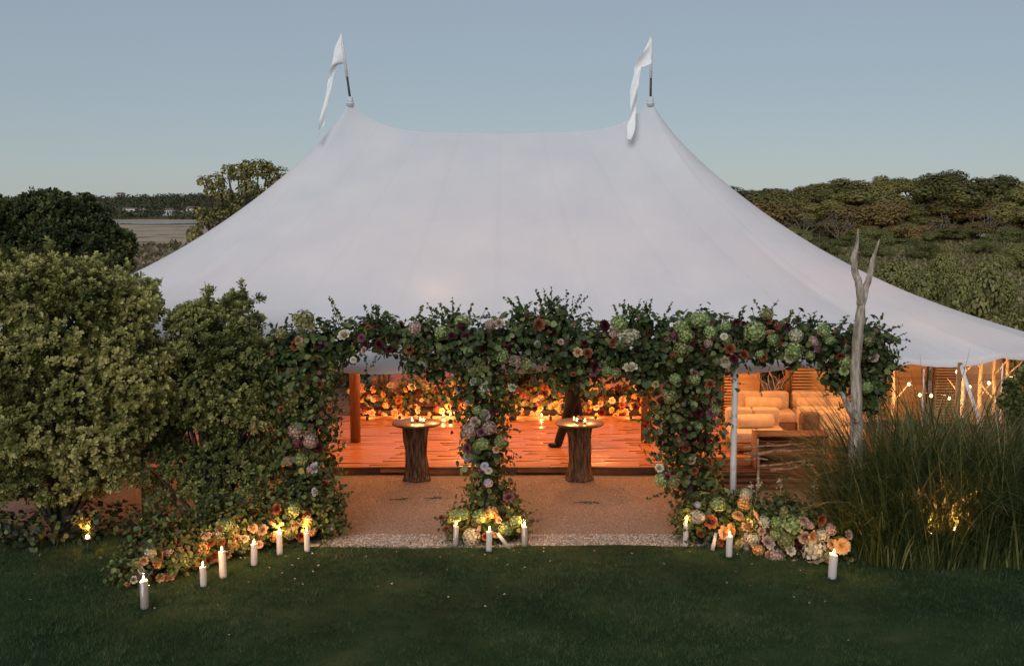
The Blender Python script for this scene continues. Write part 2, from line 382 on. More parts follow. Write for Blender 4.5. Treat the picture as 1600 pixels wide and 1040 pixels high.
BL = np.array([[-.07, 0, 0], [.07, 0, 0], [0, 1, .1]]); cell = np.random.default_rng(5).normal(0, .13, 65536)[((np.floor(bx / .055 + .8 * np.sin(by * 9)) * 131 + np.floor(by / .10 + .8 * np.sin(bx * 7)) * 37).astype(int)) % 65536]
g = Geo().inst(BL, [[0, 1, 2]], np.stack([bx, by, np.full(n, .018)], -1), X, Y, Z, rng.uniform(.026, .055, n) * (1 + .3 * tuft) * (1 + cell), np.clip(rng.normal(.40, .14, n) + cell + patch + (rng.random(n) < .02) * .4, 0, 1))
tag(stuff(g.build('lawn_grass', M['lawn_blade'])), 'short dark green mown grass blades across the foreground lawn', 'grass')

# ================================================================== far shore on the left: water, hills, houses
def water_mat():
    m, N, L, B = new_mat('bay_water'); B.inputs['Base Color'].default_value = (.05, .07, .09, 1); B.inputs['Roughness'].default_value = .12
    no = N.new('ShaderNodeTexNoise'); no.inputs['Scale'].default_value = .15; b = N.new('ShaderNodeBump'); b.inputs['Strength'].default_value = .2; L.new(no.outputs['Fac'], b.inputs['Height']); L.new(b.outputs[0], B.inputs['Normal']); return m
V = []; nn_ = 40
for i in range(nn_ + 1):
    x = -230 + 150 * i / nn_; e_ = math.sin(math.pi * i / nn_) ** .4; V += [[x, 470 - (18 + 6 * math.sin(i * .9)) * e_, -2.9], [x, 470 + (22 + 8 * math.sin(i * .6)) * e_, -2.9]]
structure(Geo().add(V, [[2 * i, 2 * i + 2, 2 * i + 3, 2 * i + 1] for i in range(nn_)]).build('bay_water', water_mat()))
hx = np.linspace(-1500, 1500, 121); hy = np.linspace(560, 1500, 24); XX, YY = np.meshgrid(hx, hy)
prof = smooth(600, 1050, YY)
HZ = -3.3 + prof * (13.5 + 3.5 * np.sin(XX * .006 + 1) + 1.5 * np.sin(XX * .017)) 
ii = np.arange(XX.size).reshape(XX.shape); gf = np.stack([ii[:-1, :-1], ii[:-1, 1:], ii[1:, 1:], ii[1:, :-1]], -1).reshape(-1, 4)
M['hill'] = noise_mat('far_hill', (.030, .034, .016), (.085, .072, .036), .02, .95)
structure(Geo().add(np.stack([XX, YY, HZ], -1).reshape(-1, 3), gf).build('hills', M['hill'], None, True))
def hill_z(x, y): return -3.3 + smooth(600, 1050, y) * (13.5 + 3.5 * np.sin(x * .006 + 1) + 1.5 * np.sin(x * .017))
g = Geo(); nt = 700
tx = rng.uniform(-420, -120, nt); ty = np.where(rng.random(nt) < .4, rng.uniform(1000, 1120, nt), rng.uniform(600, 1000, nt)); tx = tx * ty / 900
tz = hill_z(tx, ty)
for i in range(nt):
    r_ = rng.uniform(2.0, 4.2); c = np.array([tx[i], ty[i], tz[i] + r_ * .7])
    p, dd = crown([c, c + [r_ * .7, 0, -.2 * r_], c - [r_ * .7, 0, .3 * r_]], [r_, r_ * .7, r_ * .75], 60, rng, -.3)
    leaves(g, p, dd, 1.5, rng, KITE, np.clip(rng.uniform(0, .3) + rng.uniform(0, .6, len(p)), 0, 1), TF=KITEF)
tag(stuff(g.build('far_woodland', leaf_mat('far_wood_leaf', (.035, .040, .018), (.075, .076, .036), (.12, .11, .052), .1, .7))), 'distant low wooded ridge across the bay on the left horizon', 'woodland')
M['house_wall'] = noise_mat('house_wall', (.62, .60, .56), (.76, .74, .70), .4, .8); M['house_roof'] = noise_mat('house_roof', (.16, .12, .10), (.26, .19, .15), .5, .9)
M['house_glass'] = noise_mat('house_window', (.03, .04, .05), (.05, .06, .07), 1, .2)
def house(px, py, Y, w, h, dep, label, hip=.35, wall='house_wall'):
    b = P(px, py, Y); o = thing('far_house', b, label, 'house', 'houses across the bay')
    x, y, z = b
    Geo().add(*box(x - w / 2, x + w / 2, y, y + dep, z - 1.5, z + h)).build('wall', M[wall], o)
    e = .5; V = [[x - w / 2 - e, y - e, z + h + .02], [x + w / 2 + e, y - e, z + h + .02], [x + w / 2 + e, y + dep + e, z + h + .02], [x - w / 2 - e, y + dep + e, z + h + .02], [x - w / 2 + e, y + dep / 2, z + h + h * hip], [x + w / 2 - e, y + dep / 2, z + h + h * hip]]
    Geo().add(V, [[0, 1, 5, 4], [2, 3, 4, 5], [1, 2, 5], [3, 0, 4], [3, 2, 1, 0]]).build('roof', M['house_roof'], o)
    k = max(2, int(w / 3.5))
    for i in range(k):
        cx = x - w / 2 + w * (i + .5) / k
        Geo().add(*box(cx - .55, cx + .55, y - .06, y + .05, z + h * .35, z + h * .75)).build('window', M['house_glass'], o)
    Geo().add(*box(x - w / 2 + w * .5 / k + 1.0, x - w / 2 + w * .5 / k + 2.0, y - .05, y + .05, z, z + 2.1)).build('door', M['house_roof'], o)
house(206, 334, 690, 13, 3.2, 8, 'long white flat house on the far shore, largest of the distant houses', .12)
house(262, 335, 690, 6, 2.6, 6, 'small pale cottage right of the long white house across the bay')
house(280, 336, 700, 8, 2.4, 6, 'low pale cottage between two others across the bay, near the tall tree')
house(300, 335, 680, 7, 3.6, 6, 'taller pale house across the bay just left of the tall tree')
house(187, 307, 1060, 7, 2.4, 6, 'tiny roof on the skyline of the far wooded ridge', .6)
house(4, 334, 640, 9, 5, 7, 'white gabled house at the left edge of the photo, far shore', .6)
house(22, 338, 640, 7, 2.6, 6, 'low white house beside the gabled one at the far left')

# ================================================================== background trees
def lump(rng, nl, w, h, z0):
    """lobes of a low spreading crown"""
    C = []; Rr = []
    for i in range(nl):
        a = rng.uniform(0, 6.28); q = rng.uniform(0, 1) ** .6; r_ = rng.uniform(.26, .42) * w
        C.append([np.cos(a) * q * w * .72, np.sin(a) * q * w * .6, z0 + h * (.12 + .72 * rng.random() ** .8 * (1 - .45 * q ** 2))]); Rr.append(r_ * .8)
    return np.array(C), np.array(Rr)
def tree_proto(name, seed, w, h, trunk_h, mat, bark, nl=9, nleaf=2200, size=.26, label='', cat='tree', lean=0, T=KITE, TF=KITEF, parts=('trunk', 'crown'), root_r=.16):
    r = np.random.default_rng(seed); o = thing(name, (0, 0, 0), label, cat)
    C, Rr = lump(r, nl, w, h - trunk_h, trunk_h)
    g = Geo(); k = 3 if trunk_h > .8 else 4
    tips = [C[i] for i in range(len(C))]
    if trunk_h > .8:
        top = np.array([lean, 0, trunk_h * .55]); g.add(*tube([[0, 0, -.4], [lean * .4, .03, trunk_h * .3], top], [root_r * 1.2, root_r, root_r * .8], 7)); branch_set(g, top, tips, root_r * .6, r)
    else: branch_set(g, (0, 0, -.2), tips, root_r * .6, r)
    g.build(parts[0], bark, o)
    g = Geo(); p, dd = crown(C, Rr, nleaf, r, -.75, .6, .78, 1.12)
    leaves(g, p, dd + [0, 0, .25], size, r, T, np.clip(.5 * r.random(len(p)) + .35 * r.random() + .15, 0, 1), TF=TF, flip=.3)
    q, d2 = crown(C, Rr * .75, nleaf // 3, r, -1, 0, .3, 1); leaves(g, q, d2, size * 1.4, r, T, r.uniform(0, .25, len(q)), TF=TF)  # inner leaves toned darker: crown shade put into their colour
    g.build(parts[1], mat, o); return o
def place(proto, first, x, y, z, rz, s, label, group):
    o = proto if first else copy_tree(proto)
    o.location = (x, y, z); o.rotation_euler = (0, 0, rz); o.scale = (s[0], s[0], s[1]); tag(o, label, None, group); return o
protos = {}
def put(kind, px, top, Y, wpx, z=None, label='', group=None, rz=None):
    """stand a copy of a kind so that its top reaches image row `top` and its width `wpx` pixels"""
    o, w0, h0, used = protos[kind]
    pt = P(px, top, Y); x = pt[0]; z = float(terrain(x, Y)) if z is None else z
    s = (wpx * Y / FPX / w0, (pt[2] - z) / h0)
    place(o, not used, x, Y, z - .05, rng.uniform(0, 6.28) if rz is None else rz, s, label, group); protos[kind][3] = True
protos['oak_a'] = [tree_proto('oak_tree', 11, 3.2, 6, .85, M['wood_far'], M['bark'], 11, 5200, .21, 'x'), 5.6, 5.7, False]
protos['oak_b'] = [tree_proto('oak_tree', 12, 3.2, 6, 1.1, M['wood_far'], M['bark'], 8, 4600, .21, 'x', lean=.3), 5.4, 5.7, False]
protos['rust'] = [tree_proto('rusty_tree', 13, 3.0, 5, .85, M['wood_rust'], M['grey_bark'], 9, 4400, .19, 'x', lean=-.3), 5.2, 4.8, False]
protos['shrub'] = [tree_proto('meadow_shrub', 14, 1.6, 2, .2, M['meadow_shrub'], M['twig'], 11, 5200, .095, 'x', 'shrub', parts=('branches', 'foliage'), root_r=.06), 2.8, 2.0, False]
protos['yshrub'] = [tree_proto('yellow_green_shrub', 15, 1.5, 2.2, .3, M['yellow_shrub'], M['twig'], 12, 5200, .085, 'x', 'shrub', parts=('branches', 'foliage'), root_r=.06, T=LEAF, TF=LEAFF), 2.7, 2.2, False]
ordn = ['first', 'second', 'third', 'fourth', 'fifth', 'sixth', 'seventh', 'eighth', 'ninth', 'tenth', 'eleventh', 'twelfth', 'thirteenth', 'fourteenth', 'fifteenth', 'sixteenth']
sk = [(1110, 288), (1150, 281), (1205, 292), (1258, 280), (1312, 272), (1345, 286), (1395, 262), (1440, 264), (1478, 270), (1515, 258), (1556, 262), (1600, 278), (1650, 270)]
for i, (a, b) in enumerate(sk):
    put(('oak_a', 'oak_b')[i % 2], a + 8 * math.sin(i * 4.1), b + 4 * math.sin(i * 2.6), 92 + 5 * math.sin(i * 2.1), 128 + 34 * math.sin(i * 1.7), None, f'dark green tree on the skyline of the right wood, {ordn[i]} from the tent', 'skyline trees of the wood on the right')
md = [(1170, 302), (1225, 312), (1285, 304), (1335, 310), (1390, 300), (1440, 312), (1490, 303), (1545, 314), (1600, 306), (1650, 310)]
for i, (a, b) in enumerate(md):
    put('rust' if i % 3 != 2 else 'oak_a', a, b, 85 + 3 * math.sin(i * 1.3), 120 + 26 * math.cos(i * 2.2), None, f'{"rust-brown" if i % 3 != 2 else "olive"} tree in the middle row of the right wood, {ordn[i]} from the tent', 'middle row of the wood on the right')
fr = [(1190, 332), (1245, 342), (1305, 336), (1365, 348), (1420, 340), (1470, 350), (1525, 338), (1580, 350), (1640, 344)]
for i, (a, b) in enumerate(fr):
    put(('rust', 'oak_b', 'rust', 'oak_a')[i % 4], a, b, 79 + 2 * math.sin(i), 98 + 24 * math.sin(i * 3), None, f'low {("rust-brown", "olive", "rust-brown", "dark green")[i % 4]} tree at the front edge of the right wood, {ordn[i]} from the tent', 'front row of the wood on the right')
def bare_tree(px, base, top, Y, label, seed):
    r = np.random.default_rng(seed); pt = P(px, top, Y); x = pt[0]; z = P(px, base, Y)[2]
    o = thing('bare_tree', (x, Y, z), label, 'tree', 'bare grey trees at the wood edge'); h = pt[2] - z
    g = Geo(); g.add(*tube([[x, Y, z - .3], [x + .05, Y, z + h * .18]], [.12, .09], 6)); g.build('trunk', M['grey_bark'], o)
    for i in range(6):
        a = -1 + 2 * i / 5; tip = np.array([x + a * h * .62 + r.normal(0, .1), Y + r.uniform(-.4, .4), z + h * (1 - .35 * abs(a)) + r.normal(0, .1)])
        g = Geo(); pth = curve((x + .05, Y, z + h * .17), tip, 8, r, .12, -.12 * abs(a)); g.add(*tube(pth, np.linspace(.055, .012, 8), 5))
        for k in (3, 4, 5, 6):
            for q in range(2):
                e = pth[k] + np.array([r.normal(0, .5), r.normal(0, .3), r.uniform(.3, .9)]) * h * .22; g.add(*tube(curve(pth[k], e, 4, r, .05), np.linspace(.028, .01, 4), 4))
        g.build('branch', M['grey_bark'], o)
bare_tree(1258, 380, 330, 77.5, 'pale bare branching tree at the wood edge nearest the tent', 1)
bare_tree(1312, 384, 328, 77, 'pale bare forked tree at the wood edge above the driftwood post', 2)
bare_tree(1470, 376, 335, 77.5, 'pale bare bush-like tree in the middle of the wood edge', 3)
bare_tree(1548, 380, 330, 77, 'pale bare tree at the wood edge towards the right border', 4)
sh = [(1290, 378, 66, 50), (1365, 376, 64, 44), (1445, 378, 62, 56), (1535, 376, 66, 46), (1590, 382, 58, 60), (1330, 398, 52, 60), (1480, 392, 48, 70), (1405, 404, 42, 80), (1450, 420, 36, 90), (1375, 428, 38, 64), (1500, 416, 34, 84), (1555, 400, 44, 60)]
for i, (a, b, Y, w) in enumerate(sh):
    put('shrub', a, b - 3, Y, w * (1.2 + .25 * math.sin(i * 1.9)), None, f'green meadow shrub right of the tent slope, {ordn[i]} counting from far to near', 'green shrubs in the meadow on the right')
for i, a in enumerate((1165, 1200, 1240, 1280, 1322, 1365, 1410, 1452, 1498, 1540, 1582, 1625)):
    put('shrub', a, 362 + 9 * math.sin(i * 2.3), 75 + 1.5 * math.sin(i), 62 + 16 * math.sin(i * 1.4), None, f'bushy understory shrub along the foot of the right wood, {ordn[i]} from the tent', 'understory shrubs along the wood edge')
for i, (a, b, Y, w, lab) in enumerate([(1565, 405, 25, 165, 'yellow-green leafy shrub behind the tent corner, nearest the right border'), (1505, 470, 24, 90, 'small yellow-green shrub low against the tent slope at right'), (1650, 430, 23, 150, 'yellow-green shrub cut by the right border behind the tent')]):
    put('yshrub', a, b, Y, w, None, lab, 'yellow-green shrubs behind the tent')
# meadow cover
def cover(name, x0, x1, y0, y1, n, hgt, mat, label, cat, seed):
    r = np.random.default_rng(seed); yy = r.uniform(y0, y1, n); xx = r.uniform(x0, x1, n) * yy
    p = np.stack([xx, yy, terrain(xx, yy)], -1); d = rdir(r, n) * .8; d[:, 2] = 1; X, Y, Z = frame(d, rdir(r, n))
    g = Geo().inst(KITE, KITEF, p, X, Y, Z, hgt * r.uniform(.5, 1.3, n) * (.6 + yy / 80), r.random(n)); tag(stuff(g.build(name, mat)), label, cat)
M['herb'] = leaf_mat('meadow_herb', (.07, .07, .025), (.15, .135, .05), (.26, .215, .09), .2, .7)
cover('meadow_herbs', .14, .62, 30, 80, 42000, .15, M['herb'], 'rough green herbs and brush covering the slope right of the tent', 'brush', 3)
M['straw'] = leaf_mat('straw_reed', (.08, .07, .035), (.20, .155, .09), (.36, .28, .17), .2, .8)
cover('marsh_reeds', -.55, -.17, 36, 180, 26000, .75, M['straw'], 'tan marsh reeds in the field left behind the tent', 'reeds', 4)
# dark hedge shrubs behind the tent
def big_shrub(name, lobes, nleaf, size, mat, label, cat, base, group=None, ros=True, k=11, T=LEAF, young=.35, parts=('branches', 'foliage'), seed=5, zmin=-.55, up=.5, inner=.78, fill=0, br=.05, hi=1.06, shoots=0):
    r = np.random.default_rng(seed); C = np.array([l[0] for l in lobes]); Rr = np.array([l[1] for l in lobes])
    o = thing(name, base, label, cat, group)
    g = Geo(); branch_set(g, base, C, br, r); tw = g
    g = Geo(); p, d = crown(C, Rr, nleaf, r, zmin, inner, .8, hi)
    if ros: rosettes(g, p, d + [0, 0, up] + .45 * rdir(r, len(p)), size, r, k, T, young)
    else: leaves(g, p, d + [0, 0, up], size, r, T)
    if shoots:
        q, d = crown(C, Rr, shoots, r, .0, .9, 1.0, 1.02)
        for a_, b_ in zip(q, d):
            b_ = unit(b_ + [0, 0, .7] + .4 * r.normal(0, 1, 3)); ln = r.uniform(.12, .38); e_ = a_ + b_ * ln; tw.add(*tube([a_ - b_ * .2, (a_ + e_) / 2 + .02 * r.normal(0, 1, 3), e_], [.008, .006, .004], 4))
            t_ = r.uniform(.25, 1, 5)[:, None]; rosettes(g, a_ + (e_ - a_) * t_ + .03 * r.normal(0, 1, (5, 3)), b_ + .6 * rdir(r, 5), size, r, k, T, young)
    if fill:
        p, d = crown(C, Rr * .8, fill, r, -1, .0, .5, 1.0); leaves(g, p, d, size * 1.3, r, T, r.uniform(0, .3, len(p)))  # dark inner leaves, shade between the lobes painted into their tone
    tw.build(parts[0], M['bark'], o); g.build(parts[1], mat, o); return o
def plobes(L, Y0, dep, cx, cy, rx, ry, seed, back=1.0):
    """lobes given in image columns/rows, bulging towards the viewer in the middle of the plant"""
    r = np.random.default_rng(seed); out = []
    for (a, b, q) in L:
        e = min(1, ((a - cx) / rx) ** 2 + ((b - cy) / ry) ** 2); Y = Y0 - dep * math.sqrt(1 - e) + r.uniform(-.12, .12)
        out.append((P(a, b, Y), q * Y / FPX))
        if back: out.append((P(a, b, Y + back * (1.2 - e * .5)), q * Y / FPX * 1.05))
    return out
for i, (x, w, h) in enumerate([(-6.6, 1.5, 2.3), (-4.3, 1.5, 2.0), (-2.0, 1.5, 2.2), (.3, 1.5, 1.9), (2.6, 1.5, 2.2), (4.9, 1.5, 2.0), (7.2, 1.5, 2.4)]):
    L = [(np.array([x + rng.uniform(-.9, .9), 29 + rng.uniform(-.5, .7), h * q]), rng.uniform(.5, .75)) for q in (.25, .3, .45, .5, .6, .65, .8)]
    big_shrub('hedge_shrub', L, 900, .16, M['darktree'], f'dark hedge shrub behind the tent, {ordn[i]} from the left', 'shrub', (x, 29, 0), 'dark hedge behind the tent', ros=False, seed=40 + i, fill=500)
# dark tree left, tall tree left of the tent slope
L = plobes([(18, 350, 30), (52, 338, 26), (88, 342, 28), (118, 336, 22), (142, 352, 26), (30, 385, 34), (80, 378, 36), (128, 380, 34), (165, 372, 22), (188, 384, 20), (10, 420, 36), (60, 420, 40), (118, 420, 40), (170, 412, 30), (-30, 360, 40), (-30, 420, 45), (40, 318, 11), (68, 312, 10), (28, 330, 11), (104, 314, 10), (135, 322, 13), (5, 335, 18), (85, 325, 12)], 27.5, .9, 80, 380, 130, 90, 21)
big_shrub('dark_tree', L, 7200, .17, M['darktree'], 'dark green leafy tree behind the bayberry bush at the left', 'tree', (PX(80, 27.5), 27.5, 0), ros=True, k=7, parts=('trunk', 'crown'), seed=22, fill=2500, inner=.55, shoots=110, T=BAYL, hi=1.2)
L = plobes([(338, 286, 13), (372, 272, 14), (404, 268, 16), (436, 280, 17), (352, 306, 12), (388, 296, 15), (424, 304, 18), (328, 300, 8), (317, 284, 7), (346, 336, 15), (380, 326, 15), (322, 348, 13), (345, 362, 14), (304, 366, 11), (410, 340, 16), (450, 300, 16), (384, 261, 9), (356, 266, 8), (418, 262, 9), (312, 330, 8), (365, 350, 14)], 46, .8, 385, 310, 90, 60, 31)
big_shrub('tall_tree', L, 5600, .13, M['wood_far'], 'tall loose olive tree behind the left slope of the tent', 'tree', (PX(390, 46), 46, -.4), ros=False, T=LEAF * [.8, 1, 1], parts=('trunk', 'crown'), seed=32, inner=.4, hi=1.25, br=.12)
# ================================================================== the sailcloth tent
TCX, TCY, TZE = -.22, 21.4, 2.34
TA, TB, HXR = 9.8, 5.0, 2.83
def canopy_pt(ph, w):
    c, s = np.cos(ph), np.sin(ph)
    ex = TA * np.sign(c) * np.abs(c) ** (2 / 3); ey = TB * np.sign(s) * np.abs(s) ** (2 / 3)
    tx = np.clip(ex * .42, -HXR, HXR); sp = np.abs(tx) / HXR
    zr = 6.09 + .1 * sp ** 2 + .30 * sp ** 6; a = .12 + .33 * sp ** 4
    prof = (1 - a) * w + a * w ** 2.8 + .055 * sp ** 8 * w ** 26
    z = TZE + (zr - TZE) * prof
    return np.stack([TCX + ex * (1 - w) + tx * w, TCY + ey * (1 - w), z], -1)
def eave_angles(n=28):
    ph = np.linspace(0, 2 * np.pi, 4001); p = canopy_pt(ph, np.zeros_like(ph)); L = np.concatenate([[0], np.cumsum(np.linalg.norm(np.diff(p, axis=0), axis=1))])
    return np.interp(np.linspace(0, L[-1], n + 1)[:-1], L, ph), np.interp(np.linspace(0, L[-1], n * 28 + 1)[:-1], L, ph)
POLE_PH, GRID_PH = eave_angles()
def sail_mat():
    m, N, L, B = new_mat('sailcloth')
    tc = N.new('ShaderNodeTexCoord'); no = N.new('ShaderNodeTexNoise'); no.inputs['Scale'].default_value = 1.1; no.inputs['Detail'].default_value = 5; L.new(tc.outputs['Object'], no.inputs['Vector'])
    at = N.new('ShaderNodeAttribute'); at.attribute_name = 'tone'
    seam = ramp(N, [(0.0, (.98, .98, .98)), (.45, (1, 1, 1))]); L.new(at.outputs['Fac'], seam.inputs[0])
    r = ramp(N, [(.28, (.575, .605, .645)), (.72, (.655, .665, .685))]); L.new(no.outputs['Fac'], r.inputs[0])
    mx = N.new('ShaderNodeMix'); mx.data_type = 'RGBA'; mx.blend_type = 'MULTIPLY'; mx.inputs[0].default_value = 1; L.new(r.outputs[0], mx.inputs[6]); L.new(seam.outputs[0], mx.inputs[7])
    L.new(mx.outputs[2], B.inputs['Base Color']); B.inputs['Roughness'].default_value = .8; B.inputs['Specular IOR Level'].default_value = .15
    wv = N.new('ShaderNodeTexNoise'); wv.inputs['Scale'].default_value = 3.5; wv.inputs['Detail'].default_value = 4; mp = N.new('ShaderNodeMapping'); mp.inputs['Scale'].default_value = (1, .35, .35)
    L.new(tc.outputs['Object'], mp.inputs[0]); L.new(mp.outputs[0], wv.inputs['Vector'])
    b = N.new('ShaderNodeBump'); b.inputs['Strength'].default_value = .18; b.inputs['Distance'].default_value = .06; L.new(wv.outputs['Fac'], b.inputs['Height']); L.new(b.outputs[0], B.inputs['Normal'])
    tr = N.new('ShaderNodeBsdfTranslucent'); tr.inputs[0].default_value = (.8, .76, .72, 1); ms = N.new('ShaderNodeMixShader'); ms.inputs[0].default_value = .065
    L.new(B.outputs[0], ms.inputs[1]); L.new(tr.outputs[0], ms.inputs[2]); L.new(ms.outputs[0], N['Material Output'].inputs['Surface']); return m
M['sail'] = sail_mat()
M['tent_wood'] = noise_mat('varnished_pole', (.20, .10, .045), (.34, .18, .08), 6, .4, stretch=(6, 6, .5))
M['white_rope'] = noise_mat('white_strap', (.6, .6, .6), (.75, .75, .74), 20, .7)
M['dark_metal'] = noise_mat('dark_pole_metal', (.05, .045, .04), (.10, .09, .08), 20, .4)
M['clear_vinyl'] = clear_mat('clear_vinyl', (.93, .92, .90), .12, .06)
tent = thing('sailcloth_tent', (TCX, TCY, 0), 'large white sailcloth tent with two peaks behind the flower arch', 'tent')
g = Geo(); nph = len(GRID_PH); ws = np.linspace(0, 1, 71) ** 1.05
kk = np.arange(nph); near = np.abs(((kk / 28) + .5) % 1 - .5)          # distance from a side pole, in bays
V = []; T_ = []
for w in ws:
    p = canopy_pt(GRID_PH, np.full(nph, w)); p[:, 2] += (near * 2) ** 2 * .06 * (1 - w) ** 5
    p[:, 2] -= .006 * np.exp(-(near / .045) ** 2) * (1 - w) * w * 3
    p[:, 2] += .003 * np.sin(near * 46) * (1 - w) ** 5 + .012 * w ** 7 * (1 - w) ** .5 * np.sin(GRID_PH * 30); V.append(p); T_.append(np.where(near < .04, .0, 1.0) * np.ones(nph))
p = V[0].copy(); p[:, 2] -= .09 - .03 * (near * 2) ** 2; V.insert(0, p); T_.insert(0, np.ones(nph))         # valance
V = np.concatenate(V); nr = len(ws) + 1; V_CANOPY = V
ii = np.arange(nr * nph).reshape(nr, nph); jj = np.roll(ii, -1, 1)
g.add(V, np.stack([ii[:-1], jj[:-1], jj[1:], ii[1:]], -1).reshape(-1, 4), np.concatenate(T_))
can = g.build('canopy', M['sail'], tent, True)
peaks = [(TCX - HXR, TCY, 6.55), (TCX + HXR, TCY, 6.55)]
for i, (x, y, z) in enumerate(peaks):
    Geo().add(*tube([[x + .0, y, .16], [x, y, 3.3], [x, y, z - .45]], [.10, .10, .07], 14)).build('center_pole', M['tent_wood'], tent, True)
    cap = Geo().add(*lathe([(.07, .04), (.062, .14), (.05, .21), (.03, .22)], (x, y, z + .0), 16)).build('peak_cap', M['sail'], tent, True)
    Geo().add(*lathe([(.072, .08), (.08, .095), (.07, .11)], (x, y, z), 16)).build('collar_ring', M['white_rope'], cap)
vis = 0
for ph in POLE_PH:
    e = canopy_pt(np.array([ph]), np.array([0.0]))[0]; s = np.sin(ph)
    if e[1] > TCY or e[0] < -5.5 or e[0] > 4.6: Geo().add(*tube([[e[0], e[1] + (.04 if s < 0 else -.04), 0], [e[0], e[1], e[2] - .02]], [.045, .04], 10)).build('side_pole', M['tent_wood'], tent, True)
    out = unit(np.array([e[0] - TCX, (e[1] - TCY) * 2.2, 0])); 
    q = e + out * 1.0; q[2] = .0
    if e[1] < TCY and not (-6.2 < e[0] < 5.4):
        Geo().add(*tube([e + [0, 0, -.03], q], [.03, .03], 8)).build('guy_strap', M['white_rope'], tent)
# clear side wall on the right end, hung between side poles
def eave_at(x):
    ph = np.linspace(np.pi, 2 * np.pi, 4001); pp = canopy_pt(ph, np.zeros_like(ph)); return pp[np.argmin(np.abs(pp[:, 0] - x))]
wx = np.linspace(5.6, 9.3, 6)
for a, b in zip(wx[:-1], wx[1:]):
    A_, B_ = eave_at(a), eave_at(b); k = 10; V = []; F = []
    for i in range(k + 1):
        q = A_ + (B_ - A_) * i / k; nrm = .025 * math.sin(i * 2.2 + a * 3)
        V += [[q[0], q[1] + .05 + nrm, .03], [q[0], q[1] + .05, q[2] - .1]]
    for i in range(k): F.append([2 * i, 2 * i + 2, 2 * i + 3, 2 * i + 1])
    cw = Geo().add(V, F).build('clear_wall', M['clear_vinyl'], tent, True)
    Geo().add(*tube([[A_[0], A_[1] + .05, .03], [A_[0], A_[1] + .05, A_[2] - .1]], [.012, .012], 6)).build('seam', M['white_rope'], cw)

# ---- pennants on the peaks
M['pennant'] = noise_mat('pennant_cloth', (.80, .80, .80), (.86, .85, .85), 6, .8)
def pennant(i, label, tip_px, edges):
    x, y, z = peaks[i]; tip = P(*tip_px, TCY); base = np.array([x, y, z + .19])
    o = thing('pennant_flag', (x, y, z + .19), label, 'flag', 'pennants on the tent peaks')
    j = base + (tip - base) * .33
    Geo().add(*tube([base, j], [.022, .022], 8)).build('pole_socket', M['dark_metal'], o)
    Geo().add(*tube([j, tip], [.026, .014], 8)).build('pole', M['white_rope'], o)
    r = np.random.default_rng(50 + i); m = 7; rows = []; seg = 7
    for (a, b, c, d), (a2, b2, c2, d2) in zip(edges[:-1], edges[1:]):
        for k in range(seg if abs(b2 - b) > 10 else 2): t = k / (seg if abs(b2 - b) > 10 else 2); rows.append((a + (a2 - a) * t, b + (b2 - b) * t, c + (c2 - c) * t, d + (d2 - d) * t))
    rows.append(edges[-1]); n = len(rows); V = []
    for k, (a, b, c, d) in enumerate(rows):
        t = k / (n - 1)
        for q in range(m):
            u = q / (m - 1); e = P(a + (c - a) * u, b + (d - b) * u, TCY)
            fold = (.05 * math.sin(t * 14 + u * 3 + i * 2) + .02 * math.sin(t * 27 + u * 4)) * min(1, t * 4) * (1 - u * .6 * (t < .3))
            V.append(e + [.008 * math.sin(t * 22 + u * 2), fold - .10 * t - .75 * max(0, t - .45), 0])
    F = [[m * k + q, m * k + q + 1, m * (k + 1) + q + 1, m * (k + 1) + q] for k in range(n - 1) for q in range(m - 1)]
    c = Geo().add(V, F).build('cloth', M['pennant'], o, True)
pennant(0, 'long white pennant on the left tent peak, its pole tilted left', (533, 52), [(532, 52, 533, 52), (525, 70, 534.5, 70), (520, 98, 536.5, 99), (518, 104, 526, 102), (513, 130, 521, 128), (508.5, 166, 516, 164), (505, 195, 511, 194), (501.5, 220, 503.5, 221)])
pennant(1, 'long white pennant on the right tent peak, its pole upright', (1018, 58), [(1016, 58, 1018, 58), (1006, 79, 1018, 79), (990, 107, 1017, 100), (990, 116, 1002, 106), (984, 146, 995, 140), (981, 182, 992, 176), (977, 205, 988, 203), (975, 219, 983, 222)])

# ================================================================== raised wooden floor
FZ, FY0, FY1 = .16, 19.35, 24.1
M['floor_plank'] = noise_mat('varnished_plank', (.35, .155, .072), (.43, .20, .095), 3, .24, 6, 0, 30, 'World', (.5, 8, 8), .5, .2)
M['floor_base'] = noise_mat('floor_frame', (.05, .03, .02), (.09, .055, .035), 5, .7)
floor = structure(Geo().add(*box(-7.2, 7.4, FY0 + .02, FY1, .01, FZ - .024)).build('dance_floor', M['floor_base']))
ub = Geo().add(*rbox(-.5, .5, -.5, .5, -.5, .5, .0015)).mesh('plank', M['floor_plank'])
rows = 34; pw = (FY1 - FY0) / rows; r = np.random.default_rng(3)
for i in range(rows):
    x = -7.2 - r.uniform(0, 1.6)
    while x < 7.4:
        l = r.choice([1.6, 2.0, 2.4]); a, b = max(x, -7.2), min(x + l, 7.4); x += l
        if b - a < .1: continue
        o = link('plank', ub, floor, ((a + b) / 2, FY0 + pw * (i + .5), FZ - .011 + r.uniform(-.0003, .0003))); o.scale = (b - a - .0008, pw - .0006, .022)
for i, x in enumerate(np.arange(-7.2, 7.3, 2.43)):
    Geo().add(*rbox(x + .003, min(x + 2.425, 7.4), FY0 - .015, FY0 + .018, .012, FZ - .026, .004)).build('riser_board', M['floor_base'], floor)
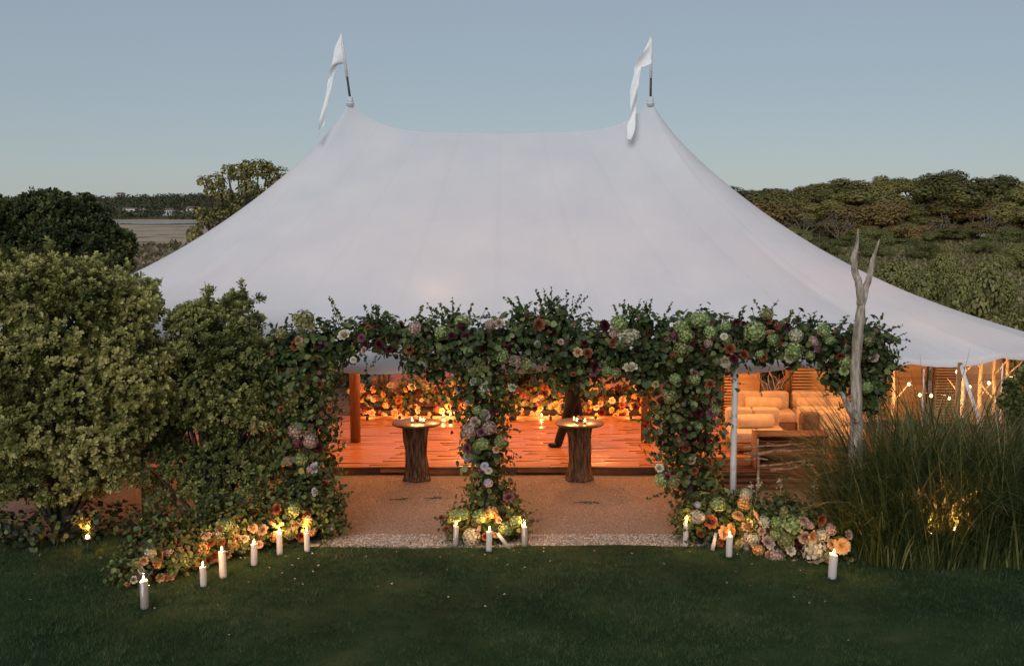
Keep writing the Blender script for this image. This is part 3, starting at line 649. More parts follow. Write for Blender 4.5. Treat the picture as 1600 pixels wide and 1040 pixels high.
# taller timber step under the lounge, in front of the floor at right
M['step_board'] = noise_mat('stained_board', (.10, .045, .022), (.20, .095, .045), 3, .55, 6, .3, 20, 'Object', (.5, 8, 8), .3, .3)
LZ = .33
deck = thing('lounge_deck', (4.1, 18.3, 0), 'dark stained timber deck edge of horizontal boards under the lounge', 'deck')
for k in range(3):
    Geo().add(*rbox(3.28, 5.9, 18.28 + .012 * k, 18.32 + .012 * k, .015 + k * .1, .105 + k * .1, .006)).build('board', M['step_board'], deck)
for k in range(7):
    Geo().add(*rbox(3.26, 5.92, 18.27 + k * .154, 18.27 + k * .154 + .148, LZ - .025, LZ, .005)).build('board', M['step_board'], deck)
Geo().add(*box(3.32, 5.86, 18.36, 19.3, .01, LZ - .03)).build('frame', M['floor_base'], deck)
# ================================================================== bayberry bushes at the left
L = plobes([(70, 460, 56), (150, 464, 52), (20, 480, 62), (205, 478, 44), (110, 520, 66), (190, 548, 54), (40, 575, 66), (128, 605, 66), (212, 606, 50), (60, 675, 70), (148, 690, 62), (25, 745, 52), (110, 752, 50), (195, 662, 46), (-60, 520, 80), (-60, 650, 80), (-80, 430, 60), (248, 560, 30), (60, 428, 24), (95, 424, 22), (30, 442, 24), (130, 436, 20), (225, 470, 22), (240, 650, 34), (175, 735, 40)], 15.9, .9, 90, 590, 190, 220, 61)
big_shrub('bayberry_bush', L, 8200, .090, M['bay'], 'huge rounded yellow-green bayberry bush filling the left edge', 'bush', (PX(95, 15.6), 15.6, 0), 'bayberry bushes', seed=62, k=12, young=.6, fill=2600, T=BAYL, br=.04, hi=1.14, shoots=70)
L = plobes([(318, 496, 26), (370, 478, 20), (288, 506, 26), (348, 520, 30), (312, 545, 34), (276, 560, 30), (384, 520, 24), (400, 556, 26), (356, 568, 34), (318, 598, 36), (280, 618, 32), (388, 606, 30), (350, 636, 34), (392, 652, 28), (310, 652, 28), (345, 690, 28), (402, 692, 20), (424, 585, 18), (376, 468, 10), (352, 478, 11), (298, 486, 13), (330, 482, 9), (420, 630, 20), (265, 660, 24), (250, 598, 26), (246, 640, 26), (258, 690, 26), (432, 548, 15), (434, 612, 20), (438, 655, 20), (440, 700, 18), (415, 720, 20)], 16.0, .5, 340, 580, 100, 130, 63, .6)
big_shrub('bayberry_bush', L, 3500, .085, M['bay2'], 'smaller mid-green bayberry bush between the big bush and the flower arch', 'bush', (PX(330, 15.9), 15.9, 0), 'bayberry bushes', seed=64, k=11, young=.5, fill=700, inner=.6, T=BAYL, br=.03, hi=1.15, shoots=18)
# low undergrowth below the bushes
L = [(np.array([x, 15.4 + .3 * math.sin(x * 3), .22]), .3) for x in np.arange(-7.6, -5.6, .33)]
big_shrub('undergrowth_shrub', L, 500, .08, M['darktree'], 'low dark undergrowth at the foot of the big bayberry bush', 'shrub', (-6.6, 15.4, 0), seed=66, ros=False, fill=200)

L = plobes([(235, 735, 34), (285, 728, 34), (330, 735, 32), (375, 730, 32), (412, 738, 26), (250, 775, 24), (395, 765, 22), (355, 700, 30), (270, 700, 28), (300, 765, 24), (345, 775, 22)], 15.75, .2, 330, 740, 110, 60, 68, .4)
big_shrub('undergrowth_shrub', L, 1500, .075, M['bay2'], 'low tangled shrub under the smaller bayberry bush, before the tent', 'shrub', (PX(325, 15.8), 15.8, 0), seed=67, k=9, T=BAYL, inner=.5)
# ================================================================== flowers
def flower_mats(name, dark, mid, light): return leaf_mat(name, dark, mid, light, .25, .6)
FM = {'lime': flower_mats('lime_petal', (.16, .21, .06), (.34, .40, .14), (.55, .60, .28)), 'cream': flower_mats('cream_petal', (.36, .32, .20), (.62, .56, .40), (.80, .76, .62)),
      'olive': flower_mats('olive_petal', (.14, .14, .05), (.28, .27, .10), (.45, .42, .20)), 'blush': flower_mats('blush_petal', (.32, .19, .15), (.52, .36, .30), (.68, .54, .46)),
      'peach': flower_mats('peach_petal', (.34, .17, .09), (.56, .33, .19), (.72, .50, .33)), 'rust': flower_mats('rust_petal', (.13, .035, .016), (.25, .075, .034), (.38, .15, .07)),
      'burgundy': flower_mats('burgundy_petal', (.018, .003, .004), (.060, .008, .012), (.13, .02, .03)), 'mauve': flower_mats('mauve_petal', (.10, .03, .045), (.20, .065, .085), (.33, .15, .16)),
      'lilac': flower_mats('lilac_petal', (.38, .34, .38), (.56, .51, .55), (.72, .68, .70)), 'gold': flower_mats('golden_petal', (.45, .18, .05), (.72, .40, .14), (.85, .62, .32))}
def fib(n, z0=-.8):
    i = np.arange(n) + .5; z = 1 - (1 - z0) * i / n; a = i * 2.39996; q = np.sqrt(np.maximum(0, 1 - z * z)); return np.stack([q * np.cos(a), q * np.sin(a), z], -1)
def hydrangea_geo(r, n=66):
    g = Geo(); d = fib(n) * np.array([1, 1, .85]); d = d + .06 * rdir(r, n); nn = unit(d + .3 * rdir(r, n)); base = r.uniform(.1, .9, n)
    U = unit(np.cross(nn, rdir(r, n))); W = np.cross(nn, U)
    for k in range(4):
        a = k * np.pi / 2; dd = unit(U * np.cos(a) + W * np.sin(a) + nn * .18); X, Y, Z = frame(dd, nn); g.inst(KITE, KITEF, d * .93, X, Y, Z, r.uniform(.19, .27, n), np.clip(base + r.normal(0, .1, n), 0, 1))
    return g.add(*blob((0, 0, 0), (.72, .72, .62), 1, 8, 6), tone=.1)
PET = np.array([[x * (.55 + .45 * math.sin(math.pi * min(1, y + .18))), y, .18 * x * x * 4 - .0 + (.12 * y * y if y < .9 else -.02)] for y in (0, .55, 1) for x in (-.5, 0, .5)])
PETF = [[0, 1, 4, 3], [1, 2, 5, 4], [3, 4, 7, 6], [4, 5, 8, 7]]
def rose_geo(r, rings=((3, .2, -14, .5), (5, .32, 4, .6), (6, .46, 24, .68), (7, .62, 46, .74), (8, .78, 68, .78))):
    g = Geo()
    for q, (n, _, tilt, s) in enumerate(rings):
        a = np.arange(n) * 2 * np.pi / n + q * .5 + r.normal(0, .1, n); rad = np.stack([np.cos(a), np.sin(a), np.zeros(n)], -1); t = np.radians(tilt + r.normal(0, 5, n))
        d = rad * np.sin(t)[:, None] + np.array([0, 0, 1.]) * np.cos(t)[:, None]; nn = -rad * np.cos(t)[:, None] + np.array([0, 0, 1.]) * np.sin(t)[:, None]
        X, Y, Z = frame(d, nn); p = rad * (.12 + .16 * q / 4) + np.array([0, 0, -.1 * q / 4 + .0]); g.inst(PET, PETF, p, X, Y, Z, s, np.clip(.25 + .13 * q + r.normal(0, .1, n), 0, 1))
    return g.add(*blob((0, 0, .3), (.16, .16, .2), 1, 8, 5), tone=.3)
def dahlia_geo(r):
    g = Geo()
    for q, (n, tilt, s) in enumerate(((6, 15, .5), (10, 35, .62), (13, 55, .78), (15, 73, .92), (15, 92, .98))):
        a = np.arange(n) * 2 * np.pi / n + q * .7 + r.normal(0, .06, n); rad = np.stack([np.cos(a), np.sin(a), np.zeros(n)], -1); t = np.radians(tilt + r.normal(0, 4, n))
        d = rad * np.sin(t)[:, None] + np.array([0, 0, 1.]) * np.cos(t)[:, None]; nn = -rad * np.cos(t)[:, None] + np.array([0, 0, 1.]) * np.sin(t)[:, None]
        X, Y, Z = frame(d, nn); g.inst(LEAF * [.75, 1, 1], LEAFF, np.zeros((n, 3)), X, Y, Z, s, np.clip(.3 + .1 * q + r.normal(0, .12, n), 0, 1))
    return g
FMESH = {}
def fmesh(shape, col, var):
    k = (shape, col, var)
    if k not in FMESH:
        r = np.random.default_rng(abs(hash(shape)) % 97 + var * 7 if False else {'hydrangea': 1, 'rose': 2, 'dahlia': 3}[shape] * 10 + var)
        FMESH[k] = {'hydrangea': hydrangea_geo, 'rose': rose_geo, 'dahlia': dahlia_geo}[shape](r).mesh(shape, FM[col])
    return FMESH[k]
frng = np.random.default_rng(77)
def flower(parent, shape, col, pos, rad, out=(0, -1, .35)):
    o = link(shape, fmesh(shape, col, int(frng.integers(3))), parent, Vector([float(c) for c in pos]) - wloc(parent))
    d = unit(np.array(out, float) + .45 * frng.normal(0, 1, 3)); o.rotation_mode = 'QUATERNION'
    o.rotation_quaternion = Vector(d).to_track_quat('Z', 'Y') @ Matrix.Rotation(frng.uniform(0, 6.28), 3, 'Z').to_quaternion()
    s = rad * frng.uniform(.92, 1.08); o.scale = (s, s, s * frng.uniform(.8, 1)); return o
def sprig(g, base, d, length, nl, size, r, T=ROUND, mi=0, tone=None, bend=.35):
    base = np.asarray(base, float); d = unit(d); n = 7; t = np.linspace(0, 1, n)[:, None]; sd = unit(np.cross(d, rdir(r, 1)[0]))
    pth = base + d * length * t + sd * bend * length * t ** 2 * r.uniform(-1, 1) + np.array([0, 0, -.12 * length]) * t ** 2
    g.add(*tube(pth, np.linspace(.005, .002, n), 4), tone=.1, mi=mi)
    k = np.linspace(.25, 1, nl); q = np.stack([np.interp(k, t[:, 0], pth[:, c]) for c in range(3)], -1)
    dd = unit(d + 1.1 * rdir(r, nl)); nn = unit(np.array([0, -.5, 1.]) + .8 * rdir(r, nl)); X, Y, Z = frame(dd, nn)
    g.inst(T, LEAFF, q, X, Y, Z, size * r.uniform(.7, 1.2, nl) * (1.15 - .35 * k), r.uniform(.1, .8, nl) if tone is None else np.full(nl, tone), mi)

# ================================================================== the flower arch
AY = 15.7
arch = thing('floral_arch', (PX(760, AY), AY, 0), 'long flower-covered arch of three leafy columns before the white tent', 'floral arch')
M['birch'] = noise_mat('pale_birch_bark', (.40, .38, .36), (.68, .66, .64), 9, .7, 4, .3, 30, 'Object', (1, 1, 2.5), .3, 0, (.28, .42))
M['driftwood'] = noise_mat('weathered_driftwood', (.24, .18, .135), (.56, .465, .375), 9, .92, 9, 1.0, 30, 'Object', (2.2, 2.2, .4), .2, 0, (.36, .62), .03)
r = np.random.default_rng(81)
for a in (478, 757, 1078):
    x = PX(a, AY, 1.5); Geo().add(*tube(curve((x, AY, -.05), (x, AY, 2.95), 9, r, .02), np.linspace(.06, .05, 9), 9)).build('post', M['bark'], arch, True)
Geo().add(*tube([P(1145, 800, 15.75), P(1146, 700, 15.75), P(1148, 620, 15.75), P(1151, 520, 15.75)], [.050, .048, .045, .040], 10)).build('post', M['birch'], arch, True)
dw = Geo(); DY = 15.28
def rough(g, pth, rad, n=18, per=10):
    # a gnarled limb: ridged, twisting cross-section
    pth = np.array(pth); k = np.arange(len(pth)); t = np.linspace(0, len(pth) - 1, (len(pth) - 1) * per + 1); q = np.stack([np.interp(t, k, pth[:, c]) for c in range(3)], -1); rr = np.interp(t, k, rad)
    for _ in range(3): q[1:-1] = (q[:-2] + 2 * q[1:-1] + q[2:]) / 4
    V, F = tube(q, rr, n); c = np.repeat(q, n, 0); a = np.tile(np.arange(n) * 2 * np.pi / n, len(t)); h = np.repeat(t, n)
    f = 1 + .09 * np.sin(3 * a + h * 1.1) + .07 * np.sin(5 * a - h * .8 + 1) + .05 * np.sin(9 * a + 1.5 * np.sin(h * 2)) + .05 * np.sin(h * 6.3 + 2 * np.sin(a)) + .04 * np.sin(h * 11 + a)
    for hk, ak in ((2.3, .5), (4.2, 2.5), (5.6, 4.4), (1.1, 5.2)): f += .28 * np.exp(-((h - hk) / .16) ** 2 - ((a - ak) / .5) ** 2)
    g.add(c + (V - c) * f[:, None], F)
tr = [(1338, 862), (1335, 760), (1337, 700), (1339, 640), (1337, 570), (1341, 520), (1345, 485), (1346, 462)]
rough(dw, [P(a, b, DY + .02 * math.sin(i * 2)) for i, (a, b) in enumerate(tr)], [.105, .097, .088, .078, .071, .064, .055, .050])
rough(dw, *([P(1345, 475, DY - .05 + .05), P(1343, 448, DY - .05), P(1336, 425, DY - .05 + .02), P(1334, 402, DY - .05), P(1340, 380, DY - .05 + .03), P(1341, 358, DY - .05)], [.055, .048, .044, .040, .026, .008]))
rough(dw, *([P(1347, 475, DY - .05 + .05), P(1352, 450, DY - .05 + .1), P(1360, 428, DY - .05 + .1), P(1364, 405, DY - .05 + .12), P(1370, 388, DY - .05 + .1), P(1374, 374, DY - .05 + .12)], [.05, .044, .036, .030, .020, .007]))
rough(dw, *([P(1339, 655, DY - .05), P(1328, 640, DY - .05 - .05), P(1319, 622, DY - .05 - .1), P(1314, 612, DY - .05 - .12)], [.07, .05, .036, .02]))
dw.add(*tube([P(1335, 422, DY - .05), P(1331, 416, DY - .05 - .03)], [.02, .012], 6))
o = dw.build('driftwood_post', M['driftwood'], arch, True); o['label'] = 'bare weathered forked driftwood trunk'
for a, b in (((428, 528), (770, 522)), ((750, 520), (1095, 520)), ((1075, 518), (1350, 530))):
    Geo().add(*tube(curve(P(*a, AY), P(*b, AY), 12, r, .03), np.linspace(.05, .04, 12), 8)).build('crossbeam', M['bark'], arch, True)
def jl(a, b, q, r, Y=AY, dj=.12):
    return (P(a + r.uniform(-6, 6), b + r.uniform(-6, 6), Y + r.uniform(-dj, dj)), q * AY / FPX * r.uniform(.85, 1.1))
def greenery(parent, lobes, n, r, name='greenery', red=.17, sz=.080, inner=.45, zmin=-1, fill=.35):
    C = np.array([l[0] for l in lobes]); Rr = np.array([l[1] for l in lobes]); g = Geo()
    p, d = crown(C, Rr, int(n * .88), r, zmin, inner, .68, 1.26); s = r.random(len(p)); nn = d + [0, -.2, .35]
    tn = .20 * np.sin(p[:, 0] * 3.1 + p[:, 2] * 2.2) * np.sin(p[:, 2] * 4.3 - p[:, 0] * 1.7) + .1 * np.sin(p[:, 0] * 9 + p[:, 2] * 7)
    m1 = s < .60; leaves(g, p[m1], nn[m1], sz, r, ROUND, np.clip(r.normal(.45, .2, m1.sum()) + tn[m1], 0, 1), .6, .75)
    m2 = (s >= .60) & (s < 1 - red); leaves(g, p[m2], nn[m2], sz * 1.15, r, LEAF * [.75, 1, 1], np.clip(r.normal(.4, .25, m2.sum()), 0, 1), .6, .8)
    m4 = m2 & (r.random(len(p)) < .45); leaves(g, p[m4] + .05 * unit(nn[m4]), nn[m4], sz * 1.6, r, SLIM, None, .5, 1.2)
    m3 = s >= 1 - red; leaves(g, p[m3], nn[m3], sz * .8, r, LEAF, None, .5, .8, 1)
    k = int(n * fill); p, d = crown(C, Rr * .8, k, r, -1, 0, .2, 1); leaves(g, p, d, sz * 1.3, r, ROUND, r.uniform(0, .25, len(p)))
    return g, C, Rr
def sprays(g, C, Rr, k, r, up=.5, ln=.3):
    for j in r.integers(0, len(C), k):
        d = rdir(r, 1)[0] * [1, .7, 1] + [0, -.15, up]; sprig(g, C[j] + unit(d) * Rr[j] * .7, d, ln * r.uniform(.6, 1.3), int(r.integers(6, 12)), .05, r, ROUND if r.random() < .6 else LEAF)
beam_c = [(440, 552, 40), (470, 545, 42), (505, 538, 38), (535, 530, 32), (565, 526, 28), (595, 522, 26), (625, 528, 28), (655, 530, 32), (685, 533, 38), (715, 540, 44), (745, 545, 48), (780, 540, 46), (815, 532, 44), (845, 528, 46), (875, 532, 46), (905, 545, 44), (935, 548, 42), (965, 545, 42), (995, 548, 44), (1025, 548, 44), (1060, 540, 42), (1095, 538, 42), (1125, 536, 38), (1158, 530, 30), (1190, 528, 30), (1222, 530, 30), (1255, 536, 32), (1288, 542, 34), (1318, 548, 38), (1348, 545, 38), (1368, 538, 30)]
beam_c += [(850, 495, 22), (875, 500, 20), (820, 500, 20), (985, 505, 20), (1015, 510, 20), (585, 505, 14), (705, 505, 16), (1195, 505, 16), (660, 512, 16), (640, 565, 16), (680, 580, 18), (880, 585, 22), (920, 595, 20), (1000, 595, 24), (1300, 585, 16), (1340, 590, 20), (1195, 565, 14), (1240, 568, 12), (1362, 585, 24), (1352, 612, 18), (1366, 612, 16), (1358, 638, 13), (1376, 590, 14), (1312, 598, 16), (1372, 560, 22)]
for nm, lo, hi, sd in (('a', 0, 700, 1), ('b', 700, 1000, 2), ('c', 1000, 1500, 3)):
    r = np.random.default_rng(90 + sd); Lb = [jl(a, b, q, r) for a, b, q in beam_c if lo <= a < hi]
    g, C, Rr = greenery(arch, Lb, 170 * len(Lb), r)
    sprays(g, C, Rr, int(len(Lb) * 1.8), r, .3, .34)
    if sd == 1: sp = [(582, 505, 0, 1.), (592, 505, .2, 1), (700, 500, -.4, .8), (710, 498, .2, 1), (530, 500, -.2, 1), (440, 520, -.4, .7), (420, 540, -1, .3)]
    elif sd == 2: sp = [(845, 485, 0, 1), (858, 485, .1, 1), (885, 492, .5, .8), (820, 490, -.5, .8), (972, 500, 0, 1), (985, 498, .2, 1), (722, 500, .5, .7), (990, 500, .4, .9)]
    else: sp = [(1005, 505, .3, 1), (1025, 505, .7, .6), (1150, 510, 0, 1), (1196, 498, 0, 1), (1225, 510, .2, 1), (1262, 515, .3, .8), (1355, 520, .3, 1), (1370, 530, 1, .5), (1375, 545, 1, -.2), (1380, 560, 1, -.3), (1310, 520, -.2, 1)]
    for (a, b, dx, dz) in sp:
        for q in range(3): sprig(g, P(a + r.uniform(-5, 5), b + 6, AY - .1 * q), (dx + r.normal(0, .3), r.normal(0, .3), dz + r.normal(0, .2)), r.uniform(.28, .46), 11, .048, r)
    for q in range(10 if sd == 1 else 9):                      # hanging trails
        j = r.integers(len(C)); sprig(g, C[j] - [0, .1, Rr[j] * .8], (r.normal(0, .4), -.1, -1), r.uniform(.25, .5), 10, .05, r)
    stuff(g.build('beam_greenery', [M['vine'], M['vine_red']], arch))
cols = {'left': [(478, y, 48) for y in range(570, 860, 26)] + [(440, 600, 34), (448, 660, 30), (450, 720, 34), (452, 780, 36), (455, 830, 30), (510, 800, 22), (512, 830, 22)],
        'middle': [(752, 585, 46), (755, 612, 46), (755, 640, 44), (757, 668, 38), (759, 695, 34), (760, 722, 34), (762, 750, 36), (764, 778, 42), (764, 805, 48), (762, 828, 48), (722, 830, 26), (802, 828, 26), (720, 800, 18), (806, 790, 18)],
        'right': [(1078, 585, 56), (1076, 612, 58), (1072, 640, 58), (1074, 668, 58), (1078, 695, 54), (1082, 722, 52), (1088, 750, 48), (1092, 778, 44), (1094, 805, 40), (1092, 830, 36), (1032, 640, 20), (1035, 690, 20), (1030, 665, 18)]}
for q, (nm, lb) in enumerate(cols.items()):
    r = np.random.default_rng(95 + q); Lb = [jl(a, b, s, r, AY - .02) for a, b, s in lb]
    g, C, Rr = greenery(arch, Lb, 150 * len(Lb), r, red=.12 if q != 2 else .22, sz=.078); sprays(g, C, Rr, 42, r, -.1, .32)
    if q == 0:
        for (a, y0, y1) in ((461, 585, 668), (476, 585, 672), (455, 600, 640), (515, 560, 600)):     # hanging amaranth tassels
            n = 60; t = r.random(n); c = np.array([P(a + 3 * math.sin(k * 5), y0 + (y1 - y0) * k, 15.22) for k in t]); leaves(g, c + .018 * r.normal(0, 1, (n, 3)), rdir(r, n), .045, r, LEAF, r.uniform(.8, 1, n), 1.5)
    if q == 1:
        for (a, y0, y1) in ((945, 560, 617), (865, 590, 615)):
            n = 40; t = r.random(n); c = np.array([P(a, y0 + (y1 - y0) * k, 15.25) for k in t]); leaves(g, c + .014 * r.normal(0, 1, (n, 3)), rdir(r, n), .04, r, LEAF, r.uniform(.8, 1, n), 1.5)
    stuff(g.build('column_greenery', [M['vine'], M['vine_red']], arch))
H, D_, O_ = 'hydrangea', 'dahlia', 'rose'
FL = [(475, 501, H, 'olive', 15), (538, 524, O_, 'cream', 10), (570, 541, D_, 'burgundy', 8), (592, 538, D_, 'burgundy', 9), (608, 545, D_, 'burgundy', 7), (648, 513, H, 'blush', 11), (640, 546, O_, 'rust', 8), (690, 520, H, 'lime', 11), (723, 505, H, 'lime', 12), (462, 540, O_, 'rust', 8), (466, 532, O_, 'peach', 7), (440, 521, H, 'olive', 9), (628, 508, D_, 'burgundy', 6), (575, 512, O_, 'rust', 6), (565, 528, D_, 'mauve', 7),
      (737, 580, H, 'olive', 9), (750, 575, H, 'olive', 9), (757, 607, H, 'cream', 10), (766, 507, H, 'blush', 8), (780, 505, O_, 'blush', 7), (842, 507, O_, 'rust', 9), (785, 556, H, 'lime', 11), (805, 563, H, 'blush', 9), (823, 571, H, 'olive', 11), (798, 545, D_, 'burgundy', 8), (757, 548, D_, 'burgundy', 8), (903, 550, O_, 'peach', 7), (918, 552, O_, 'rust', 9), (728, 527, D_, 'burgundy', 8), (706, 524, D_, 'burgundy', 6), (840, 537, O_, 'blush', 5), (876, 534, O_, 'blush', 5),
      (967, 505, H, 'lime', 12), (960, 520, H, 'blush', 8), (978, 527, H, 'cream', 12), (990, 524, H, 'cream', 9), (985, 575, O_, 'cream', 12), (961, 582, H, 'olive', 9), (948, 579, H, 'lime', 8), (929, 580, D_, 'mauve', 9), (958, 536, D_, 'rust', 8), (945, 508, D_, 'burgundy', 9), (930, 572, D_, 'burgundy', 7), (896, 585, O_, 'rust', 5),
      (1065, 512, H, 'lime', 11), (1072, 524, H, 'lime', 11), (1094, 498, H, 'lime', 13), (1110, 519, H, 'lime', 11), (1066, 545, H, 'olive', 13), (1107, 536, H, 'blush', 7), (1080, 533, D_, 'burgundy', 9), (1136, 531, H, 'olive', 9), (1133, 564, O_, 'cream', 10), (1120, 565, H, 'olive', 6), (1151, 502, D_, 'burgundy', 6), (1162, 505, D_, 'burgundy', 4), (1180, 519, H, 'lime', 15), (1199, 490, H, 'olive', 9), (1199, 498, O_, 'rust', 9), (1202, 521, O_, 'peach', 8), (1208, 530, H, 'lime', 9), (1244, 524, H, 'cream', 10), (1240, 549, H, 'lime', 13), (1231, 509, D_, 'burgundy', 5), (1162, 554, O_, 'rust', 9), (1193, 556, O_, 'rust', 9), (1287, 515, H, 'lime', 10), (1322, 564, H, 'lime', 10), (1319, 579, O_, 'lime', 8), (1357, 530, H, 'olive', 11), (1355, 605, H, 'lime', 9), (1134, 510, H, 'lime', 8), (1140, 545, O_, 'rust', 9), (1052, 520, D_, 'burgundy', 7), (1295, 530, H, 'lime', 8),
      (1047, 621, H, 'olive', 11), (1055, 592, H, 'lime', 9), (1085, 592, H, 'lime', 9), (1048, 578, O_, 'rust', 6), (1100, 690, D_, 'burgundy', 9), (1072, 672, D_, 'burgundy', 9), (1030, 731, O_, 'cream', 7), (1033, 750, H, 'lime', 11), (1052, 752, H, 'olive', 10), (1072, 700, O_, 'rust', 7), (1092, 645, D_, 'burgundy', 8), (1060, 655, H, 'olive', 7), (1118, 640, H, 'lime', 7), (1092, 666, H, 'lime', 6), (1110, 600, O_, 'rust', 7), (1062, 690, D_, 'rust', 8), (1085, 735, O_, 'rust', 6),
      (757, 648, O_, 'blush', 9), (732, 673, H, 'blush', 11), (764, 668, H, 'blush', 11), (742, 659, O_, 'blush', 8), (752, 675, O_, 'mauve', 7), (754, 693, H, 'lime', 9), (782, 690, H, 'olive', 11), (730, 700, D_, 'mauve', 8), (731, 714, H, 'lilac', 8), (757, 728, D_, 'lilac', 7), (763, 754, H, 'lilac', 7), (753, 738, O_, 'mauve', 5), (772, 640, D_, 'burgundy', 7), (742, 625, D_, 'burgundy', 7), (800, 655, O_, 'rust', 6), (775, 702, O_, 'peach', 6), (785, 720, O_, 'rust', 4), (799, 755, O_, 'rust', 4), (745, 640, H, 'lime', 7),
      (463, 672, H, 'blush', 12), (485, 688, H, 'blush', 11), (464, 690, H, 'mauve', 8), (470, 716, H, 'lime', 10), (492, 731, O_, 'lilac', 9), (493, 767, O_, 'lilac', 7), (450, 720, H, 'blush', 8), (455, 610, O_, 'rust', 6), (500, 600, O_, 'rust', 6), (440, 640, O_, 'rust', 6), (515, 640, O_, 'rust', 5), (498, 700, D_, 'burgundy', 7)]
xr = np.random.default_rng(300)
for (x0_, x1_, y0_, y1_, k) in ((440, 525, 600, 840, 7), (715, 805, 590, 800, 8), (1020, 1130, 580, 800, 12), (450, 1380, 505, 575, 24)):
    for _ in range(k): FL.append((xr.uniform(x0_, x1_), xr.uniform(y0_, y1_), (H, O_, D_)[xr.integers(3)], ('cream', 'lime', 'blush', 'burgundy', 'rust', 'mauve', 'burgundy')[xr.integers(7)], xr.uniform(4, 8.5)))
for (a, b, sh_, c, q) in FL:
    low = b > 585; Y = AY - (.42 if low else .36) + frng.uniform(-.05, .05)
    if low and 1000 < a < 1150: Y = AY - .50
    flower(arch, sh_, c, P(a, b, Y), q * Y / FPX * 1.12)
# dark scabious heads on long stems above the right beam
for (a, b, a0, b0, q) in ((1252, 484, 1238, 515, 6), (1175, 482, 1186, 505, 3), (1265, 501, 1262, 520, 4), (760, 482, 750, 505, 3)):
    s = Geo().add(*tube([P(a0, b0, AY - .1), P((a + a0) / 2 - 2, (b + b0) / 2, AY - .12), P(a, b, AY - .12)], [.004, .004, .003], 5)).build('stem', M['twig'], arch)
    flower(arch, D_, 'burgundy', P(a, b, AY - .13), q * AY / FPX, (0, -.5, 1))

# ================================================================== ground arrangements
def arrangement(label, lobes, n, fl, seed, base, group='ground flower arrangements', sprs=44, sz=.056, red=.16):
    r = np.random.default_rng(seed); o = thing('flower_arrangement', base, label, 'flower arrangement', group)
    g, C, Rr = greenery(o, lobes, int(n * 1.5), r, red=red, sz=sz, zmin=-.2); sprays(g, C, Rr, sprs, r, .8, .26)
    stuff(g.build('greenery', [M['vine'], M['vine_red']], o))
    for (p, sh_, c, q) in fl: flower(o, sh_, c, p, q)
    return o
def gl(a, b, q, Y): return (P(a, b, Y), q * Y / FPX)
def fl_(lst, Y): return [(P(a, b, Y(a) if callable(Y) else Y), s, c, q * 14.5 / FPX * 1.1) for a, b, s, c, q in lst]
YL = lambda a: np.interp(a, [190, 226, 318, 400, 480, 540], [13.25, 13.3, 14.0, 14.6, 15.05, 15.25])      # candle line on the left
Lb = [gl(a, b, q, YL(a) + .35) for a, b, q in ((205, 895, 34), (240, 880, 40), (275, 865, 40), (235, 845, 34), (265, 835, 34), (210, 915, 22), (285, 890, 24), (245, 815, 22))]
arrangement('flower mound with peach roses at the far left end of the candle row', Lb, 1300, fl_([(262, 903, O_, 'peach', 10), (250, 868, O_, 'peach', 9), (268, 892, H, 'olive', 9), (286, 878, H, 'lime', 11), (225, 875, O_, 'peach', 7), (240, 893, D_, 'burgundy', 9), (213, 880, H, 'olive', 8), (255, 850, D_, 'rust', 6), (210, 905, O_, 'cream', 6), (199, 912, O_, 'peach', 5), (277, 845, D_, 'burgundy', 6), (250, 902, O_, 'peach', 7), (235, 862, H, 'cream', 9), (272, 872, O_, 'cream', 8), (222, 890, O_, 'cream', 7), (245, 880, O_, 'gold', 8), (262, 860, H, 'blush', 8), (280, 862, O_, 'peach', 7)], lambda a: YL(a) + .1), 101, G(240, 930))
Lb = [gl(a, b, q, YL(a) + .4) for a, b, q in ((310, 870, 32), (340, 850, 36), (370, 840, 36), (320, 830, 38), (355, 810, 36), (385, 815, 30), (300, 885, 22), (295, 840, 28), (335, 795, 22))]
arrangement('flower mound behind the two close candles, left of the gravel', Lb, 1300, fl_([(316, 855, H, 'gold', 11), (286, 880, H, 'lime', 8), (350, 822, H, 'lime', 13), (362, 828, H, 'olive', 11), (335, 868, O_, 'rust', 9), (330, 845, D_, 'rust', 9), (370, 842, O_, 'peach', 8), (345, 845, O_, 'rust', 8), (304, 878, H, 'gold', 8), (378, 858, H, 'olive', 7), (325, 875, D_, 'burgundy', 7), (356, 865, O_, 'peach', 7), (340, 835, H, 'cream', 9), (310, 865, O_, 'cream', 7), (365, 850, H, 'gold', 9), (322, 835, O_, 'blush', 8), (382, 840, O_, 'cream', 8)], lambda a: YL(a) + .12), 102, G(345, 890))
Lb = [gl(a, b, q, YL(a) + .35) for a, b, q in ((410, 825, 32), (440, 815, 34), (470, 810, 34), (500, 815, 34), (425, 790, 30), (465, 780, 34), (500, 785, 34), (520, 820, 24), (525, 790, 20), (415, 855, 18))]
arrangement('flower mound at the foot of the left arch column, beside the gravel', Lb, 1400, fl_([(456, 797, H, 'lime', 12), (480, 802, D_, 'burgundy', 9), (478, 815, H, 'gold', 11), (452, 832, H, 'olive', 11), (433, 795, O_, 'rust', 9), (410, 828, O_, 'peach', 9), (395, 825, O_, 'peach', 8), (425, 815, O_, 'peach', 8), (430, 838, H, 'gold', 8), (470, 838, O_, 'rust', 9), (462, 820, O_, 'peach', 7), (487, 830, H, 'gold', 7), (405, 850, O_, 'peach', 6), (493, 768, O_, 'lilac', 7)], lambda a: YL(a) + .08), 103, G(465, 850))
Lb = [gl(a, b, q, 15.5) for a, b, q in ((715, 825, 24), (745, 830, 26), (775, 830, 26), (805, 825, 24), (730, 845, 16), (790, 845, 16), (760, 815, 26))]
